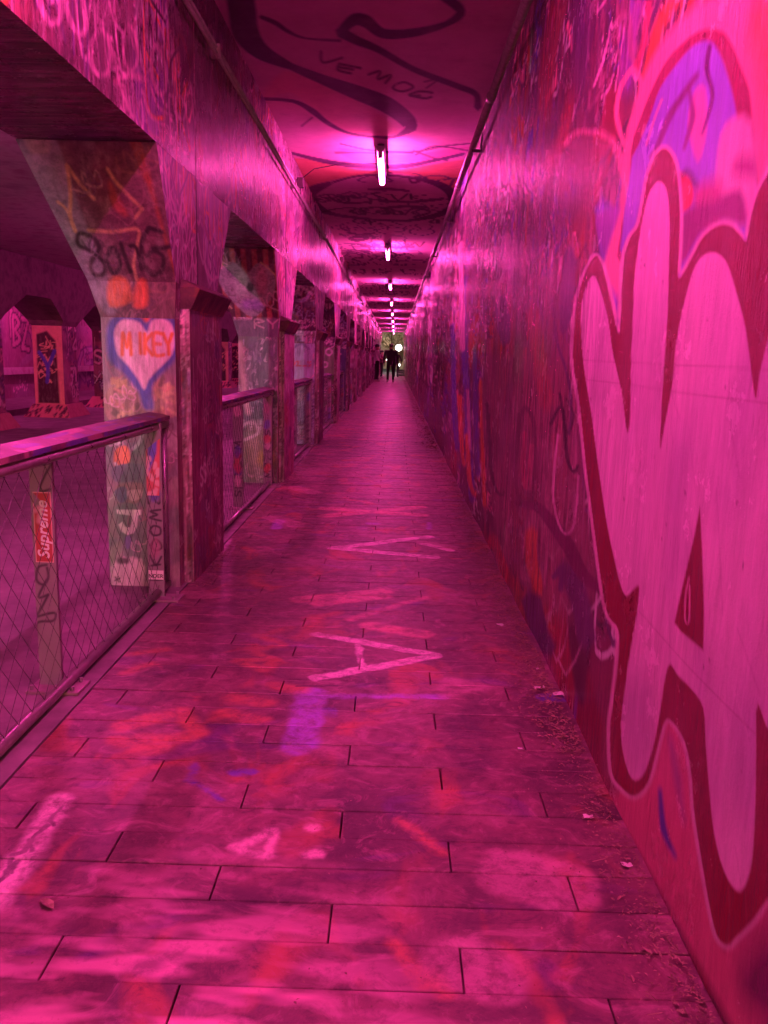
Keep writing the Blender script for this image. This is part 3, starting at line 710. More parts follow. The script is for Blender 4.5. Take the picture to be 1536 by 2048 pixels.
# ================================================================== COLUMNS of the arcade
MF = on_y(4.46)
def heart_front(cv):
    cv.c[:] = (.22, .18, .23)
    r = random.Random(12)
    def S(p, w, c, a=1.0, soft=.004): cv.survey_line(MF, p, w, c, soft, a)
    def Pg(p, c, a=1.0, soft=.005, k=3): cv.survey_poly(MF, p, c, soft, a, k)
    # shaft below the heart
    for _ in range(60):
        cv.blob(r.uniform(-1.57, -1.17), r.uniform(0, 1.5), r.uniform(.03, .13), r.uniform(.03, .16), r.choice((GREY, (.36, .3, .3), (.2, .2, .22), (.45, .40, .42), (.16, .2, .2), (.3, .2, .24))), .012, .8, r.uniform(-1, 1), r)
    Pg([(213, 775), (285, 775), (340, 770), (345, 835), (213, 840)], (.38, .30, .22), .8)
    for q in range(30):
        cv.blob(*MF(r.uniform(215, 342), r.uniform(760, 835)), r.uniform(.006, .05), r.uniform(.008, .03), r.choice((TAN, (.6, .5, .3), (.25, .22, .2), (.5, .3, .3), (.16, .14, .12), (.6, .34, .28))), .006, .9, r.uniform(-1.5, 1.5), r, .7)
    overtag(cv, 22, .09, r, .005)
    # flame and orange patch above the heart
    Pg([(215, 575), (250, 568), (262, 600), (255, 628), (222, 632)], (.62, .14, .05))
    Pg([(262, 600), (272, 572), (288, 575), (290, 610), (300, 640), (268, 640)], (.78, .13, .06))
    Pg([(288, 590), (330, 580), (345, 600), (340, 640), (310, 635)], (.40, .12, .08), .8)
    heart = [(251, 638), (275, 645), (289, 664), (299, 641), (321, 637), (338, 647), (345, 672), (340, 709), (311, 740), (293, 760), (284, 780), (271, 758), (251, 731), (231, 709), (224, 681), (225, 657), (237, 641)]
    Pg([(229, 628), (252, 623), (277, 632), (289, 645), (300, 628), (322, 624), (345, 634), (356, 665), (350, 715), (318, 750), (301, 775), (303, 818), (282, 818), (272, 785), (240, 745), (213, 720), (208, 670), (214, 642)], (.07, .09, .42), 1, .012)
    Pg(heart, (.74, .54, .70), 1, .008)
    for k, (ch, x) in enumerate((('M', 240), ('I', 268), ('K', 285), ('E', 305), ('Y', 324))):
        u, v = MF(x, 704); w = .047; h = .10
        word(cv, ch, u, v - .01, h * 1.05, w, (.72, .20, .08), .020, soft=.005, r=r, jit=.1, curve=False)
    # lower shaft
    Pg([(224, 905), (240, 893), (252, 898), (256, 925), (240, 932), (224, 934)], (.75, .22, .12))
    S([(220, 880), (228, 890), (236, 884)], 5, WHITE); S([(262, 900), (275, 885), (280, 870)], 7, (.5, .52, .56)); S([(225, 928), (230, 935)], 5, WHITE)
    Pg([(222, 935), (276, 930), (276, 960), (225, 965)], (.16, .16, .22)); Pg([(225, 975), (278, 968), (277, 1000), (262, 1010), (240, 1000)], (.34, .2, .22))
    Pg([(224, 985), (245, 975), (250, 1000), (235, 1008)], (.14, .14, .24)); Pg([(250, 985), (278, 982), (277, 998), (258, 1004)], (.62, .40, .44))
    Pg([(228, 1022), (278, 1022), (278, 1032), (271, 1034), (270, 1056), (262, 1070), (250, 1073), (238, 1066), (232, 1052), (240, 1046), (246, 1056), (256, 1058), (259, 1046), (258, 1034), (230, 1030)], (.80, .66, .72), 1, .003, 1)
    Pg([(245, 1078), (258, 1076), (255, 1098), (248, 1100)], (.16, .13, .30)); Pg([(221, 1128), (278, 1122), (280, 1176), (222, 1176)], (.62, .50, .56), 1, .012)
    Pg([(231, 1120), (252, 1120), (252, 1130), (232, 1131)], BLACK, .9, .008); S([(225, 1165), (235, 1160)], 3, BLACK); S([(226, 1158), (234, 1168)], 3, BLACK)
def heart_cap(cv):
    cv.c[:] = (.15, .06, .10)
    r = random.Random(4)
    def S(p, w, c, a=1.0, soft=.006): cv.survey_line(MF, p, w, c, soft, a)
    def Pg(p, c, a=1.0, soft=.01): cv.survey_poly(MF, p, c, soft, a)
    for _ in range(30):
        cv.blob(r.uniform(-1.85, -1.15), r.uniform(1.5, 2.3), r.uniform(.04, .12), r.uniform(.04, .12), r.choice((MAROON, (.18, .1, .13), (.15, .12, .16), (.12, .05, .09), (.2, .09, .11))), .02, .7, 0, r)
    Pg([(75, 285), (150, 290), (180, 420), (210, 540), (230, 620), (200, 620), (160, 540), (110, 400)], (.22, .20, .28), .95)  # blue-grey strip puts the white light on the flare's left edge into the colour
    Pg([(100, 290), (145, 300), (140, 330), (105, 330)], (.42, .32, .34), .7)
    S([(115, 340), (150, 350), (165, 380)], 18, (.34, .26, .42), .7)
    Pg([(243, 385), (250, 383), (272, 440), (245, 425)], (.40, .09, .07), .8)
    Pg([(290, 290), (312, 290), (345, 500), (365, 560), (352, 560), (325, 420)], (.42, .11, .06), .9)
    tn = (.55, .36, .20)
    S([(170, 352), (168, 400), (160, 440), (165, 468)], 7, tn); S([(172, 355), (190, 385), (212, 410)], 6, tn); S([(246, 358), (262, 385), (302, 428)], 6, tn); S([(302, 428), (285, 445)], 5, tn)
    S([(190, 466), (240, 469), (288, 465), (280, 500), (270, 530), (272, 560)], 6, tn); S([(140, 415), (155, 430), (165, 468)], 5, tn)
    overtag(cv, 9, .12, r, .007, (BLACK, MAROON, (.3, .15, .2), (.34, .24, .26), DPURP, (.4, .2, .16)))
    bk = (.012, .006, .016)
    S([(195, 478), (172, 472), (166, 492), (190, 506), (212, 528), (206, 548), (188, 548), (184, 528), (206, 500), (200, 480)], 8.5, bk)
    S([(232, 498), (218, 520), (226, 546), (242, 534), (240, 508), (230, 498)], 8.5, bk)
    S([(250, 490), (256, 520), (262, 545)], 8.5, bk); S([(268, 495), (280, 500), (284, 540)], 8.5, bk)
    S([(310, 462), (292, 490), (290, 530), (305, 550), (325, 540), (330, 515), (312, 505), (298, 515)], 8.5, bk); S([(310, 500), (340, 498), (362, 488)], 8.5, bk); S([(310, 462), (335, 470)], 8.5, bk)
    Pg([(215, 560), (250, 555), (260, 600), (215, 612)], (.66, .17, .06), .9); Pg([(270, 565), (290, 560), (292, 610), (262, 612)], (.75, .13, .06), .9)

def mk_front(k):
    pals = {1: [(.12, .14, .12), (.3, .3, .28), (.45, .3, .4), (.2, .25, .22), (.5, .42, .4)], 2: [LILAC, (.5, .5, .66), (.4, .4, .6), (.3, .4, .5)],
            3: [(.14, .3, .12), (.2, .34, .16), (.12, .22, .12)], 4: [(.05, .05, .2), DPURP, (.1, .07, .2)], 5: [ROSE, MAROON, (.4, .2, .3)]}
    pal = pals.get(k, [MAROON, ROSE, DPURP, BLACK, (.4, .2, .3)])
    def f(cv):
        r = random.Random(100 + k); cv.c[:] = pal[0]
        graffiti(cv, 26, pal, .14, r); overtag(cv, 40, .12, r)
        x0, x1 = -1.57, -1.17
        if k == 1:
            cv.poly([(x0 + .06, .62), (x1 - .02, .66), (x1, 1.46), (x0 + .1, 1.47)], (.10, .12, .14), .03)
            for _ in range(170):
                a, b = r.uniform(x0 + .10, x1 - .02), r.uniform(.66, 1.44); q = [(a + r.uniform(-.04, .04), b + r.uniform(-.05, .05)) for _ in range(4)]
                cv.poly(q, r.choice(((.06, .07, .09), (.2, .22, .26), (.45, .46, .5), (.12, .12, .2), (.08, .1, .1), (.7, .7, .74))), .004, r.uniform(.4, .9))
            cv.stroke([(x0 + .02, 1.4), (x0 + .05, 1.0), (x0 + .1, .72)], .05, (.5, .4, .36), .02); cv.blob(x0 + .2, .3, .2, .3, (.26, .2, .12), .08, .8); cv.blob(-1.3, .25, .08, .1, (.4, .28, .06), .03, .9)
            cv.stroke([(x0 + .02, .58), (x0 + .14, .62), (x0 + .2, .52), (x0 + .06, .44)], .03, (.5, .42, .44), .008)
        if k == 2:
            cv.poly([(x0, .95), (x1, .95), (x1, 1.5), (x0, 1.5)], (.42, .42, .62), .01)
            word(cv, 'RELS', x0 + .08, 1.15, .07, .055, RED, .012, r=r)
            cv.stroke([(x0 + .1, 1.42), (x0 + .2, 1.47), (x0 + .3, 1.4)], .03, (.2, .15, .35)); cv.stroke([(x1 - .04, 1.4), (x1 - .03, 1.0), (x0, .96)], .012, PINK)
        if k == 3:
            cv.poly([(x0, .9), (x1, .9), (x1, 1.5), (x0, 1.5)], (.16, .30, .14), .01); cv.poly([(x0, .9), (x0 + .12, .9), (x0 + .12, 1.5), (x0, 1.5)], (.4, .52, .3), .03)
            for (a, b, q) in ((x0 + .29, 1.38, .06), (x0 + .22, 1.14, .05)):
                cv.stroke([(a + q * math.cos(t), b + q * math.sin(t)) for t in np.linspace(0, 6.28, 9)], .03, WHITE, .006)
            cv.stroke([(x1 - .1, 1.45), (x1 - .02, 1.5)], .02, WHITE)
        if k == 4:
            cv.poly([(x0, .4), (x1, .4), (x1, 1.5), (x0, 1.5)], (.05, .04, .16), .01); word(cv, 'E', x0 + .12, 1.36, .14, .15, PINK, .035, r=r)
    return f
def mk_cap(k):
    def f(cv):
        r = random.Random(300 + k)
        if k == 1:
            cv.c[:] = (.10, .02, .05)
            for i in range(7):
                x = -1.80 + i * .105
                cv.poly([(x, 1.6), (x + .05, 1.6), (x + .05, 2.3), (x, 2.3)], (.42, .10, .10), .006)
            cv.poly(smooth_path([(-1.72, 2.0), (-1.66, 2.13), (-1.54, 2.15), (-1.44, 2.06), (-1.34, 2.15), (-1.22, 2.12), (-1.17, 1.98), (-1.24, 1.82), (-1.42, 1.66), (-1.62, 1.82)], 4, True), (.34, .26, .34), .008); overtag(cv, 12, .12, r, .01)
            cv.blob(-1.5, 1.97, .08, .1, (.5, .45, .5), .03, .8); cv.blob(-1.42, 1.78, .1, .06, (.3, .14, .45), .02, .9); cv.blob(-1.3, 2.0, .06, .12, (.45, .2, .28), .02, .9)
            cv.blob(-1.42, 1.94, .03, .05, BLACK, .01, .9)
            cv.stroke([(-1.62, 1.74), (-1.75, 1.88), (-1.77, 2.02), (-1.66, 2.14)], .014, TAN); cv.stroke([(-1.3, 2.16), (-1.17, 2.05), (-1.14, 1.9)], .014, TAN); cv.stroke([(-1.72, 2.24), (-1.6, 2.14)], .02, (.4, .2, .26))
            cv.poly([(-1.66, 1.45), (-1.1, 1.45), (-1.1, 1.66), (-1.66, 1.64)], (.12, .08, .14), .02); word(cv, 'RY', -1.4, 1.56, .08, .1, (.5, .3, .38), .015, r=r)
        else:
            cv.c[:] = (.13, .05, .10); graffiti(cv, 16, [MAROON, DPURP, (.2, .1, .16), (.3, .12, .1), (.12, .14, .2)], .3, r)
    return f
def mk_side(k):
    def f(cv):
        r = random.Random(500 + k); cv.c[:] = (.22, .05, .12) if k % 2 == 0 else (.36, .12, .22)
        graffiti(cv, 22, [MAROON, DPURP, ROSE, (.25, .06, .14), (.3, .08, .2), (.4, .07, .06)], .18, r); overtag(cv, 60, .12, r, .007)
        for _ in range(50):
            u = r.uniform(*cv.b[:2]); v = r.uniform(*cv.b[2:])
            cv.stroke([(u, v), (u + r.uniform(-.01, .01), v - r.uniform(.1, .6))], .007, r.choice((PINK, BLACK, ROSE, MAROON)), .003, .6)
    return f
labels = {0: "nearest concrete column with a white heart outlined in blue and orange letters",
          1: "second concrete column with glossy dark foil-like paint and striped haunch",
          2: "third concrete column with pale lilac panel and small red letters",
          3: "fourth concrete column painted green with two white rings",
          4: "fifth concrete column painted dark blue with a pink letter E"}
fl = "heavily tagged concrete column in the distant part of the arcade row"
def column(k):
    C = C0 + CS * k; f, b = C - .47, C + .47
    t = thing("concrete_column", labels.get(k, fl), "column", ((-1.57 + LX) / 2, C, 0), "columns of the arcade")
    loc = t.location.copy()
    def fin(s, name, smooth=False):
        o = s.build(name, M_COLM, smooth=smooth); o.parent = t; o.location = -loc; return o
    res = .005 if k == 0 else (.009 if k == 1 else (.02 if k < 5 else .08))
    x0, x1 = -1.57, -1.175; zt = 1.475
    s = Surf()
    s.quad((x0, f, 0), (x1, f, 0), (x1, f, zt), (x0, f, zt), res, heart_front if k == 0 else mk_front(k), (0, 2))
    s.quad((x1, f, 0), (x1, b, 0), (x1, b, zt), (x1, f, zt), res * 1.5, mk_side(k), (1, 2))
    s.flat([(x0, f, 0), (x1, f, 0), (x1, f, zt), (x0, f, zt), (x0, b, 0), (x1, b, 0), (x1, b, zt), (x0, b, zt)], [(0, 4, 7, 3), (4, 5, 6, 7)], (.28, .18, .24))
    fin(s, "shaft")
    # flared head: collar then haunch spreading to the beam
    s = Surf()
    r0 = dict(z=zt, x0=x0, x1=x1, f=f, b=b); r1 = dict(z=1.66, x0=-1.625, x1=LX, f=C - .49, b=C + .5); r2 = dict(z=SOFF - .003, x0=BX, x1=LX, f=C - .80, b=C + 1.02)
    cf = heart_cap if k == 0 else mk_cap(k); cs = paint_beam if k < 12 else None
    for a, q in ((r0, r1), (r1, r2)):
        P = lambda d, x, y: (d[x], d[y], d['z'])
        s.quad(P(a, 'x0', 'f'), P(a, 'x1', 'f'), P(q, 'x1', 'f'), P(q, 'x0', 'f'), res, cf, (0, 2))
        if q is r2:     # corridor face in two halves with a recessed seam between
            zf = a['z']
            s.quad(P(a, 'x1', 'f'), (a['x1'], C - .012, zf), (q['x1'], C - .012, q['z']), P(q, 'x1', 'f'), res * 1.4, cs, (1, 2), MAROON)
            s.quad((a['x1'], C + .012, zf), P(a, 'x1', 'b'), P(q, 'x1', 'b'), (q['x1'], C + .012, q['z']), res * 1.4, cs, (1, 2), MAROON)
            s.quad((a['x1'] - .03, C - .012, zf), (a['x1'] - .03, C + .012, zf), (a['x1'] - .03, C + .012, q['z']), (a['x1'] - .03, C - .012, q['z']), .1, None, (1, 2), BLACK)
            for e in (-.012, .012):
                s.quad((a['x1'] - .03, C + e, zf), (a['x1'], C + e, zf), (a['x1'], C + e, q['z']), (a['x1'] - .03, C + e, q['z']), .1, None, (1, 2), BLACK)
        else: s.quad(P(a, 'x1', 'f'), P(a, 'x1', 'b'), P(q, 'x1', 'b'), P(q, 'x1', 'f'), res * 1.5, mk_side(k), (1, 2))
        s.quad(P(a, 'x0', 'f'), P(a, 'x0', 'b'), P(q, 'x0', 'b'), P(q, 'x0', 'f'), .1, None, (1, 2), (.3, .2, .26))
        s.quad(P(a, 'x0', 'b'), P(a, 'x1', 'b'), P(q, 'x1', 'b'), P(q, 'x0', 'b'), .1, None, (1, 2), (.25, .12, .18))
    fin(s, "capital")
    # pilaster on the walkway side, with its small wedge-shaped ledge
    s = Surf(); px = -1.12; pf = f + .10
    s.quad((x1, pf, 0), (px, pf, 0), (px, pf, 1.535), (x1, pf, 1.535), max(res, .01), mk_side(k + 40), (0, 2))
    s.quad((px, pf, 0), (px, b, 0), (px, b, 1.535), (px, pf, 1.535), res * 1.4, mk_side(k), (1, 2))
    s.flat([(x1, b, 0), (px, b, 0), (px, b, 1.5), (x1, b, 1.5)], [(0, 1, 2, 3)], ROSE)
    fin(s, "pilaster")
    m = MB(); e = px + .065
    m.hexa([(x1, pf, 1.53), (px + .01, pf, 1.53), (px + .01, b + .01, 1.53), (x1, b + .01, 1.53), (x1, pf - .03, 1.64), (e, pf - .03, 1.64), (e, b + .03, 1.64), (x1, b + .03, 1.64)])
    m.hexa([(x1, pf - .03, 1.64), (e, pf - .03, 1.64), (e, b + .03, 1.64), (x1, b + .03, 1.64), (x1, pf, 1.69), (LX + .005, pf, 1.69), (LX + .005, b, 1.69), (x1, b, 1.69)])
    o = m.build("ledge", M_LEDGE, bevel=.004); o.parent = t; o.location = -loc
    return t
M_LEDGE = plain("ledge_concrete", (.06, .025, .045), (.16, .07, .10), 9, .75, 0, .6, c3=(.30, .10, .10))
for k in range(NCOL): column(k)

# ================================================================== GROUND
m = MB(); m.box(KERB, WX + .25, -3, END + 8, -.30, -.045); o = m.build("pavement_base", M_JOINT); o['kind'] = 'structure'
m = MB(); m.box(KERB, -1.155, -3, END + 8, -.0455, .0); o = m.build("pavement_edge", M_SLAB); o['kind'] = 'structure'
m = MB(); m.box(-60, KERB - .002, -14, 130, ROAD - .3, ROAD); o = m.build("road", M_ASPH); o['kind'] = 'structure'
m = MB(); m.box(-11.2, -9.05, -14, END, ROAD + .002, -.14); o = m.build("far_pavement", M_SLAB); o['kind'] = 'structure'
m = MB(); m.box(-60, 60, END + 8.01, 400, -.5, -.03); m.box(-60, 60, -40, -3.01, -.9, ROAD - .31); o = m.build("ground", M_NIGHT); o['kind'] = 'structure'

# pavers, walkway surface ------------------------------------------------
def capsule_group():
    g = bpy.data.node_groups.new("spray_line", 'ShaderNodeTree')
    for n_, ty in (("P", 'NodeSocketVector'), ("A", 'NodeSocketVector'), ("BA", 'NodeSocketVector'), ("inv", 'NodeSocketFloat'), ("r", 'NodeSocketFloat'), ("soft", 'NodeSocketFloat')):
        g.interface.new_socket(n_, in_out='INPUT', socket_type=ty)
    g.interface.new_socket("m", in_out='OUTPUT', socket_type='NodeSocketFloat')
    i = N(g, "NodeGroupInput"); o = N(g, "NodeGroupOutput"); L = g.links.new
    pa = N(g, "ShaderNodeVectorMath", operation='SUBTRACT'); L(i.outputs[0], pa.inputs[0]); L(i.outputs[1], pa.inputs[1])
    dt = N(g, "ShaderNodeVectorMath", operation='DOT_PRODUCT'); L(pa.outputs[0], dt.inputs[0]); L(i.outputs[2], dt.inputs[1])
    h = N(g, "ShaderNodeMath", operation='MULTIPLY', use_clamp=True); L(dt.outputs['Value'], h.inputs[0]); L(i.outputs[3], h.inputs[1])
    sc = N(g, "ShaderNodeVectorMath", operation='SCALE'); L(i.outputs[2], sc.inputs[0]); L(h.outputs[0], sc.inputs['Scale'])
    sb = N(g, "ShaderNodeVectorMath", operation='SUBTRACT'); L(pa.outputs[0], sb.inputs[0]); L(sc.outputs[0], sb.inputs[1])
    ln = N(g, "ShaderNodeVectorMath", operation='LENGTH'); L(sb.outputs[0], ln.inputs[0])
    a = N(g, "ShaderNodeMath", operation='ADD'); L(i.outputs[4], a.inputs[0]); L(i.outputs[5], a.inputs[1])
    mr = N(g, "ShaderNodeMapRange", interpolation_type='SMOOTHSTEP'); L(ln.outputs['Value'], mr.inputs[0]); L(a.outputs[0], mr.inputs[1])
    b = N(g, "ShaderNodeMath", operation='SUBTRACT'); L(i.outputs[4], b.inputs[0]); L(i.outputs[5], b.inputs[1]); L(b.outputs[0], mr.inputs[2])
    mr.inputs[3].default_value = 0; mr.inputs[4].default_value = 1
    L(mr.outputs[0], o.inputs[0]); return g
CAP = capsule_group()
G0 = on_z(0.0)
# floor paint: colour, softness, list of (x, y, x2, y2, half width in metres)
FLOOR = [
 ((.34, .16, .70), .018, .9, [(625, 1388, 598, 1492, .050), (650, 1391, 886, 1394, .010), (560, 1040, 552, 1056, .03), (858, 1046, 858, 1058, .02), (742, 1047, 750, 1047, .02)]),
 ((.92, .62, .78), .008, 1.0, [(634, 1268, 872, 1309, .016), (632, 1356, 872, 1311, .016), (718, 1290, 723, 1332, .014), (668, 1096, 858, 1073, .022), (668, 1096, 868, 1114, .022), (850, 1088, 900, 1100, .02)]),
 ((.72, .28, .30), .02, .8, [(652, 1017, 842, 1030, .035), (650, 1032, 838, 1014, .035), (740, 1250, 842, 1268, .03), (700, 1238, 850, 1195, .014), (600, 1200, 770, 1182, .03), (640, 1206, 760, 1192, .03)]),
 ((.82, .48, .60), .012, .9, [(541, 1662, 541, 1710, .016), (541, 1711, 488, 1704, .008), (488, 1704, 468, 1692, .009), (468, 1692, 496, 1682, .008), (500, 1684, 541, 1662, .009), (622, 1655, 632, 1655, .008), (618, 1707, 636, 1707, .011)]),
 ((.85, .55, .68), .02, .85, [(118, 1598, 62, 1700, .024), (62, 1700, -10, 1800, .026)]),
 ((.58, .20, .12), .024, .75, [(578, 1256, 520, 1270, .014), (520, 1270, 566, 1290, .014), (566, 1290, 500, 1300, .014), (500, 1300, 545, 1318, .014), (545, 1318, 478, 1322, .014), (478, 1322, 520, 1340, .014),
    (465, 1395, 530, 1405, .02), (550, 1372, 600, 1380, .02), (250, 1450, 360, 1425, .022), (360, 1425, 395, 1465, .02), (395, 1465, 300, 1500, .02), (300, 1500, 235, 1480, .02), (280, 1478, 350, 1478, .018),
    (250, 1310, 330, 1298, .012), (250, 1345, 300, 1330, .012), (450, 1425, 520, 1440, .02)]),
 ((.62, .20, .12), .018, .75, [(800, 1640, 882, 1702, .010), (790, 1890, 852, 1962, .012), (1010, 1895, 1040, 1930, .012), (1040, 1930, 1120, 2060, .013), (862, 1950, 890, 1990, .012)]),
 ((.10, .07, .50), .012, .85, [(392, 1526, 378, 1558, .009), (378, 1558, 440, 1598, .007), (470, 1545, 500, 1542, .012), (660, 1420, 662, 1430, .02), (1090, 1395, 1125, 1395, .02)]),
 ((.05, .02, .05), .025, .7, [(940, 1500, 950, 1520, .055), (930, 1450, 940, 1460, .05), (1000, 1900, 1100, 2030, .016), (600, 1780, 440, 1800, .02), (150, 1860, 130, 1905, .02), (280, 1940, 295, 1930, .02)]),
 ((.04, .01, .04), .004, .9, [(122, 1612, 100, 1640, .004), (100, 1640, 108, 1650, .005), (95, 1650, 78, 1668, .006), (78, 1668, 50, 1700, .005), (60, 1680, 66, 1700, .005), (50, 1700, 34, 1708, .005), (40, 1722, 20, 1742, .006), (30, 1715, 24, 1745, .005), (20, 1742, 0, 1765, .005),
    (680, 1376, 760, 1366, .005), (595, 1372, 700, 1371, .004), (640, 1060, 700, 1058, .006), (600, 965, 680, 960, .01), (560, 985, 620, 1000, .01)]),
 ((.62, .30, .40), .02, .55, [(545, 1035, 590, 1050, .05), (590, 975, 625, 985, .05), (900, 1362, 960, 1375, .02), (900, 1362, 890, 1378, .014), (960, 1375, 890, 1392, .012), (850, 1085, 905, 1095, .03), (1040, 1750, 1110, 1770, .06), (930, 1930, 975, 1945, .05)]),
]
def floor_mat(name, marks, y0=0, y1=99):
    m, t, bs = nodes(name); L = t.links.new
    geo = N(t, "ShaderNodeNewGeometry"); pos = geo.outputs['Position']
    rnd = N(t, "ShaderNodeObjectInfo").outputs['Random']
    # slight wobble of every painted edge
    wn = noise(t, (1, 1, 1), 9, 3, .6, 0, pos)
    wv = N(t, "ShaderNodeVectorMath", operation='SUBTRACT'); L(wn.outputs['Color'], wv.inputs[0]); wv.inputs[1].default_value = (.5, .5, .5)
    ws = N(t, "ShaderNodeVectorMath", operation='SCALE'); L(wv.outputs[0], ws.inputs[0]); ws.inputs['Scale'].default_value = .05
    wp = N(t, "ShaderNodeVectorMath", operation='ADD'); L(pos, wp.inputs[0]); L(ws.outputs[0], wp.inputs[1])
    fl_ = N(t, "ShaderNodeVectorMath", operation='MULTIPLY'); L(wp.outputs[0], fl_.inputs[0]); fl_.inputs[1].default_value = (1, 1, 0)
    n1 = noise(t, (1, 1, 0), 2.6, 7, .68, .5)
    col = ramp(t, n1.outputs[0], [(.30, (.05, .025, .04)), (.44, (.12, .055, .075)), (.56, (.19, .08, .105)), (.72, (.36, .17, .21))])
    n2 = noise(t, (1.2, .8, 0), 3.1, 3, .5, .8)
    col = mix(t, maprange(t, n2.outputs[0], .56, .68, 0, .6), col, (.52, .14, .07))
    n3 = noise(t, (.8, 1.4, 0), 2.6, 3, .5, 1.2)
    col = mix(t, maprange(t, n3.outputs[0], .60, .72, 0, .65), col, (.12, .05, .22))
    # soft slanting sprayed streaks (strongest close to the near left)
    ro = N(t, "ShaderNodeMapping"); ro.inputs['Rotation'].default_value = (0, 0, R(35)); ro.inputs['Scale'].default_value = (2.2, 7.5, 0); L(pos, ro.inputs[0])
    n7 = noise(t, (1, 1.3, 0), 6.5, 6, .72, 1.6)
    col = mix(t, maprange(t, n7.outputs[0], .52, .66, 0, .55), col, (.42, .20, .27))
    col = mix(t, maprange(t, n7.outputs[0], .46, .34, 0, .6), col, (.05, .02, .04))
    n4 = N(t, "ShaderNodeTexNoise"); n4.inputs['Scale'].default_value = 1.6; n4.inputs['Detail'].default_value = 2; L(ro.outputs[0], n4.inputs['Vector'])
    dist = N(t, "ShaderNodeVectorMath", operation='DISTANCE'); L(pos, dist.inputs[0]); dist.inputs[1].default_value = (-.45, 1.35, 0)
    reach = maprange(t, dist.outputs['Value'], .2, .75, 1, 0)
    mk = N(t, "ShaderNodeMath", operation='MULTIPLY'); L(maprange(t, n4.outputs[0], .46, .60, 0, .8), mk.inputs[0]); L(reach, mk.inputs[1])
    col = mix(t, mk.outputs[0], col, (.78, .34, .50))
    nw = noise(t, (1, 1, 0), 11, 9, .78, .3)
    if marks:
        for c, soft, al, segs in FLOOR:
            last = None
            for (x, y, x2, y2, hw) in segs:
                a = Vector((*G0(x, y), 0)); b = Vector((*G0(x2, y2), 0)); ba = b - a
                if max(a.y, b.y) + hw + soft + .04 < y0 or min(a.y, b.y) - hw - soft - .04 > y1: continue
                g = N(t, "ShaderNodeGroup"); g.node_tree = CAP
                L(fl_.outputs[0], g.inputs[0]); g.inputs[1].default_value = a; g.inputs[2].default_value = ba
                g.inputs[3].default_value = 1 / max(ba.length_squared, 1e-8); hw = hw * (1 + 1.1 * abs(x2 - x) / (abs(x2 - x) + abs(y2 - y) + .1)); g.inputs[4].default_value = hw; g.inputs[5].default_value = soft
                if last is None: last = g.outputs[0]
                else:
                    mx = N(t, "ShaderNodeMath", operation='MAXIMUM'); L(last, mx.inputs[0]); L(g.outputs[0], mx.inputs[1]); last = mx.outputs[0]
            if last is None: continue
            wr = N(t, "ShaderNodeMath", operation='MULTIPLY'); L(last, wr.inputs[0]); L(maprange(t, nw.outputs[0], .40, .56, al * .22, al * .92), wr.inputs[1])
            col = mix(t, wr.outputs[0], col, c)
    # scuffed grime, chips and dust in the finish
    n5 = noise(t, (1, 1, 0), 17, 6, .75)
    col = mix(t, maprange(t, n5.outputs[0], .52, .80, 0, .75), col, (.04, .02, .03))
    n6 = noise(t, (1, 1, 0), 42, 5, .8)
    col = mix(t, maprange(t, n6.outputs[0], .66, .74, 0, .5), col, (.5, .34, .38))
    hs = N(t, "ShaderNodeHueSaturation"); L(maprange(t, rnd, 0, 1, .88, 1.1), hs.inputs['Value']); L(col, hs.inputs['Color'])
    L(hs.outputs[0], bs.inputs['Base Color']); bs.inputs['Specular IOR Level'].default_value = .46
    L(maprange(t, n5.outputs[0], .3, .7, .26, .55), bs.inputs['Roughness'])
    f = noise(t, (1, 1, 1), 260, 3, .7)
    b = bump(t, bs, f.outputs[0], .35, .002)
    bump(t, bs, n5.outputs[0], .25, .006, b)
    return m
M_PAVE2 = floor_mat("worn_pavers", False)
ROWH, PLEN, X0 = .1385, .894, -1.15
base_y = 1.657
ZONE = {}
def zone_mat(y):
    k = int((y - .9) / (ROWH * 2)) if y < 3.4 else 100 + int((y - 3.4) / (ROWH * 8))
    if k not in ZONE:
        a = (.9 + k * ROWH * 2) if k < 100 else 3.4 + (k - 100) * ROWH * 8
        ZONE[k] = floor_mat("painted_pavers", True, a - .01, a + ROWH * (3 if k < 100 else 9) + .01)
    return ZONE[k]
pave = None
pm = {}
m = MB(); m.box(X0, WX + .02, -3, END + 8, -.046, -.0425); pave = m.build("pavement", M_JOINT); pave['kind'] = 'structure'
rest = MB(); count = 0
row0 = int((.95 - base_y) / ROWH); nrows = int((END + 8 - base_y) / ROWH)
def paver_mesh(w):
    key = round(w, 3)
    if key not in pm:
        b = MB(); h = ROWH - .0030; c = .0020
        b.hexa([(0, 0, -.042), (w, 0, -.042), (w, h, -.042), (0, h, -.042), (0, 0, -c), (w, 0, -c), (w, h, -c), (0, h, -c)])
        b.hexa([(0, 0, -c), (w, 0, -c), (w, h, -c), (0, h, -c), (c, c, 0), (w - c, c, 0), (w - c, h - c, 0), (c, h - c, 0)])
        b.f = [f for i, f in enumerate(b.f) if i not in (0, 1, 6)]; b.m = [0] * len(b.f)
        o = b.build("paver", M_PAVE2); me = o.data; bpy.data.objects.remove(o); pm[key] = me
    return pm[key]
r2 = random.Random(21)
